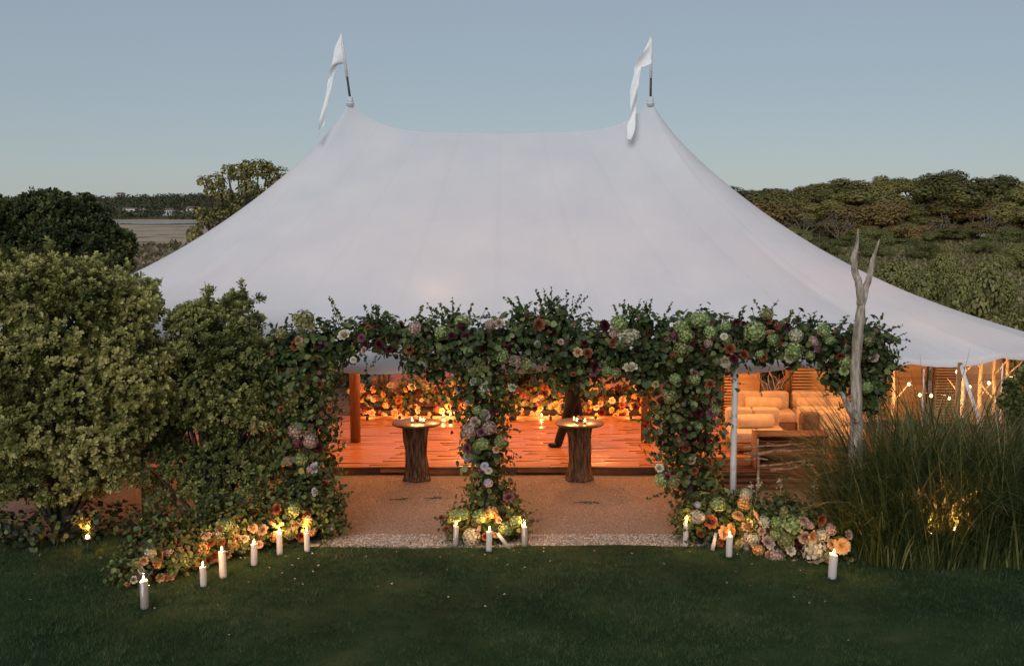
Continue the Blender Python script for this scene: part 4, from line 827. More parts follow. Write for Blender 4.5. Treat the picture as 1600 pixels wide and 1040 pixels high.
arrangement('flower cluster round the foot of the middle arch column', Lb, 700, fl_([(712, 805, H, 'lime', 10), (724, 803, H, 'lime', 9), (750, 806, H, 'lime', 12), (737, 838, H, 'cream', 13), (746, 826, O_, 'blush', 8), (790, 826, H, 'lime', 11), (806, 814, H, 'lime', 10), (768, 800, H, 'gold', 11), (740, 853, O_, 'blush', 5), (690, 808, O_, 'rust', 5), (780, 812, O_, 'peach', 6), (698, 825, D_, 'rust', 6), (758, 838, O_, 'rust', 7), (775, 835, O_, 'peach', 6)], 15.15), 104, G(760, 855))
Lb = [gl(a, b, q, 15.3) for a, b, q in ((1075, 815, 26), (1100, 810, 30), (1130, 815, 32), (1155, 815, 34), (1120, 835, 26), (1150, 838, 24), (1085, 835, 18), (1165, 790, 24), (1120, 785, 24))]
arrangement('flower mound with peach dahlias at the foot of the right arch column', Lb, 1200, fl_([(1122, 787, H, 'lime', 13), (1090, 807, H, 'cream', 13), (1110, 815, O_, 'rust', 12), (1130, 832, D_, 'peach', 12), (1142, 828, D_, 'gold', 12), (1170, 822, O_, 'peach', 11), (1165, 772, H, 'cream', 9), (1163, 785, H, 'gold', 11), (1090, 788, H, 'lilac', 5), (1127, 847, O_, 'rust', 7), (1155, 850, H, 'olive', 9), (1153, 805, D_, 'gold', 11), (1165, 845, H, 'blush', 9), (1095, 833, O_, 'rust', 7)], 14.95), 105, G(1115, 855))
YR = lambda a: np.interp(a, [1170, 1300, 1350], [14.75, 14.3, 14.2])
Lb = [gl(a, b, q, YR(a) + .35) for a, b, q in ((1190, 835, 34), (1215, 820, 36), (1245, 825, 38), (1275, 830, 36), (1300, 845, 34), (1210, 860, 28), (1245, 865, 28), (1280, 870, 26), (1320, 865, 24), (1195, 800, 26), (1230, 795, 24), (1340, 875, 14))]
arrangement('largest flower mound with lime hydrangeas beside the tall grass', Lb, 1600, fl_([(1239, 822, H, 'lime', 17), (1214, 817, H, 'lime', 11), (1213, 834, H, 'lime', 10), (1273, 860, H, 'cream', 18), (1315, 852, D_, 'gold', 14), (1258, 839, O_, 'peach', 11), (1270, 838, O_, 'gold', 11), (1228, 845, H, 'olive', 12), (1199, 846, O_, 'blush', 10), (1212, 868, H, 'blush', 13), (1190, 830, O_, 'peach', 7), (1202, 868, O_, 'peach', 8), (1298, 826, H, 'blush', 9), (1300, 850, D_, 'peach', 10), (1178, 842, H, 'cream', 9), (1283, 812, O_, 'rust', 9), (1240, 880, O_, 'peach', 6), (1250, 855, D_, 'burgundy', 7), (1195, 815, H, 'cream', 10), (1225, 800, H, 'olive', 9), (1255, 812, O_, 'blush', 9), (1285, 835, H, 'cream', 11), (1235, 860, O_, 'cream', 9), (1222, 880, H, 'lime', 9), (1260, 885, O_, 'gold', 7), (1295, 870, H, 'olive', 9), (1325, 835, O_, 'blush', 8), (1185, 858, H, 'gold', 9), (1205, 852, O_, 'cream', 7), (1180, 805, O_, 'peach', 8), (1265, 820, H, 'blush', 8)], lambda a: YR(a)), 106, G(1250, 885))

# ================================================================== tall ornamental grass at the right
def grass_clump(x, y, hgt, n, seed, label, spread=.38):
    r = np.random.default_rng(seed); o = thing('ornamental_grass', (x, y, 0), label, 'grass clump', 'tall ornamental grass clumps'); g = Geo(); m = 7
    a = r.uniform(0, 6.28, n); q = spread * np.sqrt(r.random(n)); b = np.stack([x + q * np.cos(a), y + q * np.sin(a) * .8, np.zeros(n)], -1)
    az = a + r.normal(0, .8, n); ln = hgt * r.uniform(.5, 1.25, n); lean = r.uniform(.05, .45, n) + .15 * q; dr = r.uniform(.15, 1.15, n)
    t = np.linspace(0, 1, m); out = np.stack([np.cos(az), np.sin(az), np.zeros(n)], -1); side = np.stack([-np.sin(az), np.cos(az), np.zeros(n)], -1)
    tw = r.normal(0, .5, n)[:, None]; side = unit(side + out * tw)
    V = np.zeros((n, m, 2, 3)); wr_ = r.uniform(.7, 1.9, n)[:, None]
    for k in range(m):
        c = b + out * (ln * (lean * t[k] + .45 * dr * t[k] ** 2.6))[:, None]; c[:, 2] = ln * (t[k] * (1 - .10 * lean) - .40 * dr * t[k] ** 3.0)
        w = (.0075 * (1 - t[k] ** 2 * .92)) * (.6 + .6 * r.random(1)[0]); V[:, k, 0] = c - side * w * wr_; V[:, k, 1] = c + side * w * wr_
    idx = np.arange(n)[:, None] * m * 2; F = np.concatenate([idx + np.array([2 * k, 2 * k + 1, 2 * k + 3, 2 * k + 2]) for k in range(m - 1)])
    tone = np.where(r.random(n) < .14, r.uniform(.75, 1, n), r.uniform(0, .6, n)); g.add(V.reshape(-1, 3), F, np.repeat(tone, m * 2))
    stuff(g.build('blades', M['reed'], o)); return o
gcl = [(4.8, 14.75, 1.4, 'nearest the driftwood trunk'), (5.1, 14.45, 1.6, 'in front beside the flower mound'), (5.55, 14.35, 1.95, 'in front, left of the ground lamp glow'), (6.15, 14.45, 2.05, 'in front, right of the ground lamp glow'), (6.8, 14.4, 2.2, 'at the right border in front'), (5.0, 15.5, 1.8, 'behind, right beside the driftwood trunk'), (5.4, 15.3, 2.25, 'behind, left of the glowing bulbs'), (6.05, 15.35, 2.4, 'behind, below the glowing bulbs'), (6.75, 15.3, 2.2, 'tallest, behind at the right border'), (7.5, 14.9, 2.2, 'cut by the right border')]
for i, (x, y, h, lb) in enumerate(gcl): grass_clump(x, y, h, 900, 120 + i, f'clump of tall arching green grass {lb}', .40)
L = [(P(a, b, 15.6), q * 15.6 / FPX) for a, b, q in ((1580, 605, 12), (1592, 625, 14), (1570, 628, 10), (1602, 590, 12), (1588, 650, 14))]
big_shrub('leafy_shrub', L, 160, .085, M['meadow_shrub'], 'bright green leafy shrub among the grass at the right border', 'shrub', (PX(1585, 15.6), 15.6, 0), seed=131, k=8)
# sparse seed-head stalks in front of the deck
M['seedhead'] = noise_mat('dry_seed_head', (.28, .22, .13), (.50, .42, .28), 20, .9)
for i, (a, b, b1) in enumerate(((1185, 745, 790), (1219, 747, 800), (1273, 750, 800), (1174, 755, 790), (1300, 760, 810), (1330, 800, 850))):
    r = np.random.default_rng(140 + i); p0, p1 = P(a - 3, b1 + 30, 14.9), P(a, b, 15.0)
    o = thing('seed_head_stalk', (p0[0], p0[1], 0), f'dry pale seed-head stalk before the timber deck, {ordn[i]} from the birch pole', 'plant', 'dry seed-head stalks')
    p0[2] = .02; pth = curve(p0, p1, 8, r, .03); Geo().add(*tube(pth, np.linspace(.006, .003, 8), 5)).build('stem', M['seedhead'], o)
    g = Geo(); n = 26; c = pth[-1] - np.outer(r.random(n), [0, 0, .12]) + .016 * r.normal(0, 1, (n, 3)); leaves(g, c, rdir(r, n), .032, r, LEAF); g.build('seed_head', M['seedhead'], o)
# ================================================================== candles
WARM = (1.0, .50, .17)
def wax_mat():
    m, N, L, B = new_mat('candle_wax'); B.inputs['Base Color'].default_value = (.80, .77, .74, 1); B.inputs['Roughness'].default_value = .5
    tr = N.new('ShaderNodeBsdfTranslucent'); tr.inputs[0].default_value = (.9, .7, .5, 1); mx = N.new('ShaderNodeMixShader'); mx.inputs[0].default_value = .35
    L.new(B.outputs[0], mx.inputs[1]); L.new(tr.outputs[0], mx.inputs[2]); L.new(mx.outputs[0], N['Material Output'].inputs['Surface']); return m
M['wax'] = wax_mat(); M['flame'] = emit_mat('candle_flame', (1.0, .62, .24), 14); M['glass'] = clear_mat('clear_glass', (.97, .96, .94), .25, .02); M['wick'] = noise_mat('wick', (.01, .01, .01), (.03, .02, .02), 30)
def point_light(name, loc, power, parent, size=.02, col=WARM):
    l = bpy.data.lights.new(name, 'POINT'); l.energy = power; l.color = col; l.shadow_soft_size = size
    o = bpy.data.objects.new(name, l); COL.objects.link(o)
    if parent is not None: o.parent = parent; o.location = Vector([float(c) for c in loc]) - wloc(parent)
    else: o.location = loc
    return o
CANDLE_W = 7.5
def candle(px, py_b, py_t, wpx, label, glass=True, y_off=0.0, group='lit pillar candles on the lawn edge', power=CANDLE_W):
    b = G(px, py_b, .022); b[1] += y_off; dist = b[1] * CT + (CAM_H) * ST
    h = (py_b - py_t) * dist / FPX / math.cos(math.atan(CAM_H / b[1]) - PITCH + PITCH) * 1.0; rr = wpx * dist / FPX / 2
    o = thing('pillar_candle', b, label, 'candle', group); x, y, z = b
    cr = np.random.default_rng(int(px) + 7); V, F = lathe([(rr * .96, 0), (rr, .006), (rr * 1.0, h * .5), (rr, h - .010), (rr * .95, h), (rr * .8, h - .004), (rr * .55, h - .014), (.004, h - .018)], (x, y, z), 24)
    a_ = np.arctan2(V[:, 1] - y, V[:, 0] - x); up_ = smooth(h * .85, h, V[:, 2] - z); ph_ = cr.uniform(0, 6.28, 3)
    V[:, 2] += up_ * .009 * (np.sin(a_ + ph_[0]) + .6 * np.sin(2 * a_ + ph_[1])); rf = 1 + .02 * np.sin(3 * a_ + ph_[2]) * up_
    for k in range(3):                                             # wax runs
        da = np.abs((a_ - ph_[k] + np.pi) % (2 * np.pi) - np.pi); rf += .09 * np.exp(-(da / .2) ** 2) * smooth(h * cr.uniform(.35, .75), h * .95, V[:, 2] - z) * (V[:, 2] - z < h - .003)
    V[:, 0] = x + (V[:, 0] - x) * rf; V[:, 1] = y + (V[:, 1] - y) * rf
    w = Geo().add(V, F).build('wax', M['wax'], o, True)
    o.rotation_euler = (R(cr.normal(0, .8)), R(cr.normal(0, 1.0)), 0)
    Geo().add(*tube([[x, y, z + h - .02], [x + .002, y, z + h + .012]], [.003, .002], 5)).build('wick', M['wick'], o)
    f = z + h + .008; s = 1.05
    Geo().add(*lathe([(.002, 0), (.011 * s, .012 * s), (.013 * s, .022 * s), (.009 * s, .038 * s), (.004 * s, .052 * s), (.0008, .062 * s)], (x, y, f), 10)).build('flame', M['flame'], o, True)
    if glass:
        R_ = rr * 1.45; H_ = h + .11
        gl_ = Geo().add(*lathe([(R_, 0), (R_, H_), (R_ - .004, H_), (R_ - .004, .006), (.01, .006)], (x, y, z), 24, False)).build('glass_sleeve', M['glass'], o, True)
    point_light('candle_light', (x, y, f + .09), power, o, .02)
    return o
cd = [(226, 950, 908, 12, 'tall lit white candle at the far left end of the row on the lawn', True), (318, 915, 885, 10, 'short lit white candle, second from the left on the lawn', True), (349, 902, 862, 11, 'lit white candle, third from the left on the lawn', True), (397, 882, 850, 10, 'lit white candle, fourth from the left on the lawn', True), (437, 866, 832, 9, 'lit white candle, fifth from the left on the lawn', True), (480, 861, 832, 8.5, 'lit white candle at the corner of the gravel under the left column', True),
      (712, 852, 822, 8.5, 'lit white candle left of the middle column foot', True), (764, 860, 830, 9, 'lit white candle in front of the middle column foot', True), (820, 853, 822, 9, 'lit white candle in a glass sleeve right of the middle column foot', True),
      (1071, 853, 819, 8.5, 'lit white candle at the gravel corner under the right column', True), (1139, 869, 838, 10, 'lit white candle before the peach dahlias at right', True), (1300, 903, 866, 13, 'thick lit white candle at the far right beside the tall grass', False)]
for a, b, c, w, lb, gs in cd: candle(a, b, c, w, lb, a in (226, 820, 712))
candle(1166, 858, 832, 9, 'lit white candle half hidden among flowers right of the peach dahlias', False)
# two slim tapers leaning out of the flowers
def taper(p0, p1, label):
    o = thing('leaning_taper', p0, label, 'candle', 'leaning white tapers')
    Geo().add(*tube([p0, p0 + (p1 - p0) * .5, p1], [.030, .027, .022], 12)).build('wax', M['wax'], o, True)
    Geo().add(*tube([p1, p1 + (p1 - p0) * .06], [.003, .002], 5)).build('wick', M['wick'], o)
taper(P(796, 857, 15.05), P(778, 833, 15.0), 'unlit white taper leaning left at the middle column foot')
taper(P(1113, 859, 14.95), P(1119, 832, 14.98), 'unlit white taper leaning beside the candles at the right')
# ground lamps in the shrubs
M['lamp_glow'] = emit_mat('lamp_glow', (1.0, .62, .26), 22); M['lamp_body'] = noise_mat('bronze_lamp', (.03, .025, .02), (.06, .05, .04), 20, .5)
def ground_lamp(p, label, power, up=.14):
    o = thing('ground_lamp', (p[0], p[1], 0), label, 'lamp', 'warm ground lamps'); x, y, z = p
    Geo().add(*tube([[x, y, 0], [x, y, z - .045]], [.012, .012], 8)).build('stake', M['lamp_body'], o)
    Geo().add(*lathe([(.02, -.05), (.045, -.03), (.05, .0), (.044, .0), (.03, -.02)], (x, y, z), 14)).build('lamp_housing', M['lamp_body'], o, True)
    Geo().add(*blob((x, y, z + .018), (.026, .026, .026), 1, 10, 7)).build('bulb', M['lamp_glow'], o, True)
    point_light('ground_lamp_light', (x, y, z + up), power, o, .03, (1.0, .42, .11))
ground_lamp(P(1455, 832, 14.16), 'warm ground lamp glowing low inside the tall grass', 26, .16)
ground_lamp(P(1492, 828, 14.2), 'second warm ground lamp to the right inside the tall grass', 20, .16)
ground_lamp(P(137, 840, 14.9), 'small warm ground lamp below the big bayberry bush', 9)
r = np.random.default_rng(150); o = thing('lit_twig_plant', G(140, 850), 'small twiggy plant lit by the ground lamp under the bayberry bush', 'plant'); g = Geo()
for q in range(6): sprig(g, P(140 + r.uniform(-8, 8), 838, 15.0), (r.normal(0, .6), r.normal(0, .3), 1), r.uniform(.3, .5), 9, .06, r, LEAF)
g.build('foliage', M['bay'], o)
Geo().add(*tube([P(140, 850, 15), P(141, 835, 15)], [.008, .006], 5)).build('stem', M['twig'], o)

# ================================================================== cocktail tables
M['trunk'] = noise_mat('table_trunk_bark', (.05, .028, .016), (.24, .145, .085), 9, .75, 7, .9, 16, 'Object', (4, 4, .45), .3, 0, (.38, .62), .05)
M['table_top'] = noise_mat('dark_table_top', (.07, .04, .025), (.14, .08, .045), 5, .28, 5, 0, None, 'Object', (1, 6, 1), .5)
M['cut_wood'] = noise_mat('cut_wood', (.20, .12, .06), (.30, .19, .11), 8, .7)
def trunk_table(px, label, seed):
    Y = 19.0; x = PX(px, Y, .5); o = thing('trunk_table', (x, Y, 0), label, 'table', 'trunk cocktail tables'); r = np.random.default_rng(seed)
    n, m = 40, 22; V = []
    ph = r.uniform(0, 6.28, 5)
    for i in range(m):
        z = .012 + .97 * i / (m - 1); t = i / (m - 1); rad = .205 - .035 * math.sin(math.pi * t) + .03 * (t < .1) * (1 - t * 10) + .04 * max(0, t - .6)
        for j in range(n):
            a = 2 * math.pi * j / n
            k = .022 * math.sin(5 * a + ph[0] + 1.3 * t) + .016 * math.sin(11 * a + ph[1] - 2.2 * t) + .010 * math.sin(19 * a + ph[2] + 5 * t) + .006 * math.sin(7 * a + 15 * t)
            V.append([x + (rad + k) * math.cos(a), Y + (rad + k) * math.sin(a), z])
    F = [[i * n + j, i * n + (j + 1) % n, (i + 1) * n + (j + 1) % n, (i + 1) * n + j] for i in range(m - 1) for j in range(n)] + [list(range(n - 1, -1, -1)), [(m - 1) * n + j for j in range(n)]]
    Geo().add(V, F).build('trunk', M['trunk'], o, True)
    Geo().add(*lathe([(.405, .982), (.418, .992), (.418, 1.016), (.41, 1.022), (.02, 1.023)], (x, Y, 0), 40)).build('table_top', M['table_top'], o)
    return x, Y
def votive(p, label, power=1.5, group='tea lights', s=1.0):
    x, y, z = p; o = thing('votive_candle', p, label, 'candle', group)
    Geo().add(*lathe([(.030 * s, 0), (.036 * s, .07 * s), (.033 * s, .07 * s), (.027 * s, .006), (.005, .006)], (x, y, z), 16, False)).build('glass_cup', M['glass'], o, True)
    Geo().add(*lathe([(.025 * s, .008), (.026 * s, .032 * s), (.004, .031 * s)], (x, y, z), 14)).build('wax', M['wax'], o, True)
    Geo().add(*lathe([(.002, 0), (.010 * s, .012 * s), (.010 * s, .02 * s), (.004 * s, .042 * s), (.0008, .05 * s)], (x, y, z + .034 * s), 10)).build('flame', M['flame'], o, True)
    point_light('votive_light', (x, y, z + .12 * s), power, o, .015)
tl = trunk_table(651, 'round cocktail table on a tree trunk, left of the middle column', 1)
tr_ = trunk_table(905, 'round cocktail table on a tree trunk, right of the middle column', 2)
for (q, dx, dy, lb) in ((tl, -.07, -.05, 'left tea light on the left trunk table'), (tl, .07, .0, 'right tea light on the left trunk table'), (tl, .13, -.08, 'front right tea light on the left trunk table'), (tr_, -.05, -.1, 'left tea light on the right trunk table'), (tr_, .09, -.13, 'right tea light on the right trunk table'), (tr_, -.09, .02, 'rear tea light on the right trunk table')):
    votive((q[0] + dx, q[1] + dy, 1.024), lb, 1.3, 'tea lights on the trunk tables', 1.1)
M['bowl'] = noise_mat('dark_bowl', (.10, .05, .035), (.2, .11, .07), 6, .5)
for q, lb in ((tl, 'small dark posy bowl among the tea lights on the left trunk table'), (tr_, 'small dark posy bowl among the tea lights on the right trunk table')):
    o = thing('posy_bowl', (q[0] + .02, q[1] + .08, 1.024), lb, 'bowl', 'posy bowls'); Geo().add(*lathe([(.03, 0), (.065, .03), (.07, .065), (.062, .065), (.05, .03), (.01, .02)], (q[0] + .02, q[1] + .08, 1.024), 18)).build('bowl', M['bowl'], o, True)
    for dx, c in ((-.03, 'blush'), (.035, 'mauve')): flower(o, O_, c, (q[0] + .02 + dx, q[1] + .06, 1.10), .035, (0, -.6, 1))

# ================================================================== pendant lamps under the canopy (the tent's own light)
M['bulb_glow'] = emit_mat('bulb_glow', (1.0, .55, .2), 14)
def pendant(x, y, z, power, label):
    o = thing('pendant_lamp', (x, y, z), label, 'lamp', 'pendant lamps under the canopy')
    Geo().add(*tube([[x, y, z + .08], [x, y, z + 1.3]], [.006, .006], 6)).build('cord', M['dark_metal'], o)
    Geo().add(*lathe([(.02, .1), (.10, .07), (.17, .0), (.165, -.003), (.09, .055), (.015, .08)], (x, y, z), 20, False)).build('lamp_shade', M['lamp_body'], o, True)
    Geo().add(*blob((x, y, z + .01), (.035, .035, .045), 1, 12, 8)).build('bulb', M['bulb_glow'], o, True)
    point_light('pendant_light', (x, y, z - .12), power, o, .08, (1.0, .345, .105))
for i, (x, y, w) in enumerate(((-4.6, 20.2, 85), (-1.8, 21.0, 190), (.8, 21.0, 190), (3.6, 20.8, 120), (-1.0, 23.2, 140), (2.0, 23.2, 140), (5.6, 20.4, 120))):
    pendant(x, y, 2.95, w, f'hanging pendant lamp under the tent roof, {("front left", "centre left", "centre", "centre right", "rear left", "rear right", "front right")[i]} of the tent')
# two lamps hung close under the cloth, glowing through it
CV = V_CANOPY
def canopy_hit(px, py):
    dd = CV - [0, 0, CAM_H]; dep = dd[:, 1] * CT - dd[:, 2] * ST; up_ = dd[:, 1] * ST + dd[:, 2] * CT
    e = np.hypot(800 + FPX * dd[:, 0] / dep - px, 520 - FPX * up_ / dep - py); k = np.where(e < 14)[0]; return CV[k[np.argmin(CV[k, 1])]]
for (a, b, w, lb) in ((682, 440, 20, 'lamp hung high under the front cloth of the tent'), (1432, 496, 10, 'lamp hung under the right slope of the tent'), (1510, 524, 8, 'lamp hung low under the right slope of the tent')):
    h = canopy_hit(a, b); x, y, z = h + [0, .25, -.50]; o = thing('canopy_lamp', (x, y, z), lb, 'lamp', 'lamps close under the canopy')
    Geo().add(*tube([[x, y, z + .03], [x, y, z + .42]], [.005, .005], 6)).build('cord', M['dark_metal'], o); Geo().add(*blob((x, y, z), (.03, .03, .04), 1, 12, 8)).build('bulb', M['bulb_glow'], o, True)
    point_light('canopy_lamp_light', (x, y, z + .10), w, o, .04, (1.0, .55, .25))
# ================================================================== flower bank at the back of the floor
M['black_box'] = noise_mat('dark_planter', (.012, .010, .009), (.025, .02, .018), 5, .6)
def bank(px0, px1, label, seed):
    Y = 24.45; x0, x1 = PX(px0, Y, .4), PX(px1, Y, .4); r = np.random.default_rng(seed)
    o = thing('flower_trough', ((x0 + x1) / 2, Y, 0), label, 'flower arrangement', 'flower troughs behind the floor')
    Geo().add(*rbox(x0, x1, Y - .18, Y + .25, .02, .26, .015)).build('trough', M['black_box'], o)
    Lb = [(np.array([x + r.uniform(-.06, .06), Y + r.uniform(-.1, .15), r.uniform(.42, .72)]), r.uniform(.16, .26)) for x in np.arange(x0 + .1, x1, .2)]
    g, C, Rr = greenery(o, Lb, 60 * len(Lb), r, red=.3, sz=.10, zmin=-.6, fill=.2); sprays(g, C, Rr, len(Lb), r, .6, .35); stuff(g.build('greenery', [M['vine'], M['vine_red']], o))
    nf = int((x1 - x0) * 34)
    for k in range(nf):
        flower(o, [O_, D_, H, O_][k % 4], ['gold', 'cream', 'peach', 'rust', 'blush', 'mauve', 'peach', 'burgundy'][r.integers(8)], (r.uniform(x0, x1), Y - .26 + r.uniform(-.04, .08), r.uniform(.12, .86)), r.uniform(.04, .10), (frng.normal(0, .5), -1, .5))
bank(548, 642, 'lit flower trough behind the floor at the left, nearest the wooden pole', 201)
bank(644, 770, 'lit flower trough behind the floor, left of the middle column', 202)
bank(772, 905, 'lit flower trough behind the floor, right of the middle column', 203)
bank(907, 1012, 'lit flower trough behind the floor, before the right wooden pole', 204)
for i, a in enumerate((693, 704, 846)):
    votive((PX(a, 24.0, .2) , 23.95 + .08 * math.sin(i * 2), FZ + .001), f'glass candle on the floor before the lit flowers, {ordn[i]} from the left', 10, 'candles before the flower troughs', 1.15)
M['can'] = noise_mat('black_uplight_can', (.012, .010, .01), (.03, .026, .024), 20, .5)
for i, a in enumerate((575, 625, 675, 735, 805, 860, 930, 985)):
    x, y = PX(a, 23.7, .2), 23.55; o = thing('floor_uplight', (x, y, FZ), f'small black uplight on the floor before the flower troughs, {ordn[i]} from the left', 'lamp', 'floor uplights')
    Geo().add(*tube([[x, y, FZ + .045], [x, y + .07, FZ + .06]], [.028, .036], 12)).build('lamp_housing', M['can'], o, True); Geo().add(*tube([[x, y + .066, FZ + .0595], [x, y + .074, FZ + .061]], [.03, .03], 12)).build('lens', M['lamp_glow'], o)
    Geo().add(*rbox(x - .03, x + .03, y - .02, y + .05, FZ + .001, FZ + .012, .003)).build('foot', M['can'], o)
    l = bpy.data.lights.new('uplight', 'SPOT'); l.energy = 40; l.color = (1.0, .36, .09); l.spot_size = R(110); l.spot_blend = .6; l.shadow_soft_size = .03
    q = bpy.data.objects.new('uplight', l); COL.objects.link(q); q.parent = o; q.location = (0, .10, .08); q.rotation_euler = (R(100), 0, 0)
# cloth-covered tables and a slatted chair behind the flowers
M['mauve_cloth'] = noise_mat('mauve_tablecloth', (.30, .17, .19), (.42, .27, .29), 3, .85)
def cloth_table(px, w, label, seed):
    Y = 26.2; x = PX(px, Y, .7); o = thing('cloth_table', (x, Y, 0), label, 'table', 'cloth-covered tables'); n = 72; V = []; r_ = w / 2
    for z, f in ((.03, 1.10), (.35, 1.05), (.70, 1.0), (.745, .985), (.75, .9)):
        for j in range(n):
            a = 2 * math.pi * j / n; k = 1 + (.035 * math.sin(a * 14) + .02 * math.sin(a * 9 + 1)) * max(0, (.75 - z)) * 1.3; V.append([x + r_ * f * k * math.cos(a), Y + r_ * .62 * f * k * math.sin(a), z])
    V.append([x, Y, .752]); F = [[i * n + j, i * n + (j + 1) % n, (i + 1) * n + (j + 1) % n, (i + 1) * n + j] for i in range(4) for j in range(n)] + [[4 * n + j, 4 * n + (j + 1) % n, 5 * n] for j in range(n)]
    Geo().add(V, F).build('tablecloth', M['mauve_cloth'], o, True)
    for sx in (-1, 1): Geo().add(*tube([[x + sx * r_ * .5, Y, .02], [x + sx * r_ * .5, Y, .73]], [.025, .025], 8)).build('leg', M['dark_metal'], o)
cloth_table(665, 1.7, 'mauve cloth table behind the lit flowers left of the middle column', 1)
cloth_table(972, 1.9, 'mauve cloth table behind the lit flowers near the right wooden pole', 2)
M['chair_wood'] = noise_mat('chair_wood', (.16, .08, .035), (.30, .16, .07), 5, .5, stretch=(1, 1, 5))
def slat_chair(px, Y, label, face=1):
    x = PX(px, Y, .7); o = thing('slat_chair', (x, Y, 0), label, 'chair')
    for k in range(5): Geo().add(*rbox(x - .27, x + .27, Y - .30 + k * .115, Y - .20 + k * .115, .40, .425, .006)).build('seat_slat', M['chair_wood'], o)
    for k in range(5):
        q = x - .25 + k * .115; V, F = rbox(q, q + .095, -.012, .012, 0, .8, .005); c, s = math.cos(-.42), math.sin(-.42)
        V = np.stack([V[:, 0], Y + .25 + V[:, 1] * c - V[:, 2] * s, .38 + V[:, 1] * s + V[:, 2] * c], -1); Geo().add(V, F).build('back_slat', M['chair_wood'], o)
    for sx in (-1, 1):
        for yy in (-.26, .24): Geo().add(*rbox(x + sx * .29 - .025, x + sx * .29 + .025, Y + yy - .03, Y + yy + .03, .02, .62, .006)).build('leg', M['chair_wood'], o)
        Geo().add(*rbox(x + sx * .30 - .05, x + sx * .30 + .05, Y - .36, Y + .34, .622, .645, .006)).build('armrest', M['chair_wood'], o)
slat_chair(605, 26.4, 'wooden slat chair with leaning back behind the lit flowers at left')

# ================================================================== lounge at the right
M['cream_fabric'] = noise_mat('cream_upholstery', (.50, .42, .32), (.62, .54, .42), 6, .9, 4, .25, 60)
M['bolster'] = noise_mat('linen_bolster', (.55, .45, .33), (.66, .56, .42), 8, .9, 4, .3, 60)
M['rug'] = noise_mat('dark_throw', (.10, .07, .06), (.20, .14, .12), 10, .95)
def sofa(x0, x1, y0, y1, label, back='rear', bol=2, seed=0):
    r = np.random.default_rng(seed); o = thing('lounge_sofa', ((x0 + x1) / 2, (y0 + y1) / 2, FZ), label, 'sofa', 'cream lounge sofas'); cx, cy_ = (x0 + x1) / 2, (y0 + y1) / 2; hx, hy = (x1 - x0) / 2, (y1 - y0) / 2
    Geo().add(*rbox(x0 + .02, x1 - .02, y0 + .02, y1 - .02, FZ + .06, FZ + .22, .02)).build('base', M['chair_wood'], o)
    for sx in (-1, 1):
        for sy in (-1, 1): Geo().add(*rbox(cx + sx * (hx - .1) - .03, cx + sx * (hx - .1) + .03, cy_ + sy * (hy - .1) - .03, cy_ + sy * (hy - .1) + .03, FZ + .001, FZ + .06, .005)).build('leg', M['chair_wood'], o)
    k = max(2, round((x1 - x0) / .9)); w = (x1 - x0) / k
    for i in range(k):
        Geo().add(*blob((x0 + w * (i + .5), cy_ - .06, FZ + .31), (w * .5, hy - .06, .10), .2, 32, 16)).build('seat_cushion', M['cream_fabric'], o, True)
        Geo().add(*blob((x0 + w * (i + .5), y1 - .14, FZ + .56), (w * .49, .11, .18), .25, 32, 16, r.uniform(-.03, .03))).build('back_cushion', M['cream_fabric'], o, True)
    for i in range(bol):
        xx = x0 + (x1 - x0) * (i + .6) / (bol + .2); V, F = lathe([(.02, -.36), (.11, -.355), (.13, -.33), (.135, 0), (.13, .33), (.11, .355), (.02, .36)], (0, 0, 0), 18)
        a = r.uniform(-.15, .15); V = np.stack([V[:, 2] * math.cos(a) + xx, V[:, 2] * math.sin(a) + cy_ + .05 + V[:, 1], V[:, 0] + FZ + .53], -1); Geo().add(V, F).build('bolster', M['bolster'], o, True)
sofa(PX(1150, 22.6, .4), PX(1238, 22.6, .4), 22.2, 23.1, 'cream sofa at the back of the lounge, left of the wooden pole', bol=1, seed=1)
sofa(PX(1243, 22.6, .4), PX(1350, 22.6, .4), 22.2, 23.1, 'cream sofa with a long bolster at the back of the lounge, right of the pole', bol=2, seed=2)
sofa(PX(1140, 20.6, .4), PX(1225, 20.6, .4), 20.3, 21.2, 'low cream daybed in front of the left lounge sofa', bol=1, seed=3)
sofa(PX(1250, 20.9, .4), PX(1345, 20.9, .4), 20.5, 21.3, 'low cream daybed in front of the right lounge sofa, dark cushion on it', bol=1, seed=4)
def pillow(x, y, z, s, m, label):
    o = thing('throw_pillow', (x, y, z), label, 'pillow', 'throw pillows'); b = Geo().add(*blob((x, y, z + s * .5), (s * .6, .09, s * .5), .35, 24, 14, .3)).build('cushion', M[m], o, True)
pillow(PX(1262, 20.7, .7), 20.55, FZ + .41, .34, 'rug', 'dark pillow on the right daybed of the lounge')
pillow(PX(1292, 20.7, .7), 20.6, FZ + .41, .36, 'bolster', 'pale pillow beside the dark one on the right daybed')
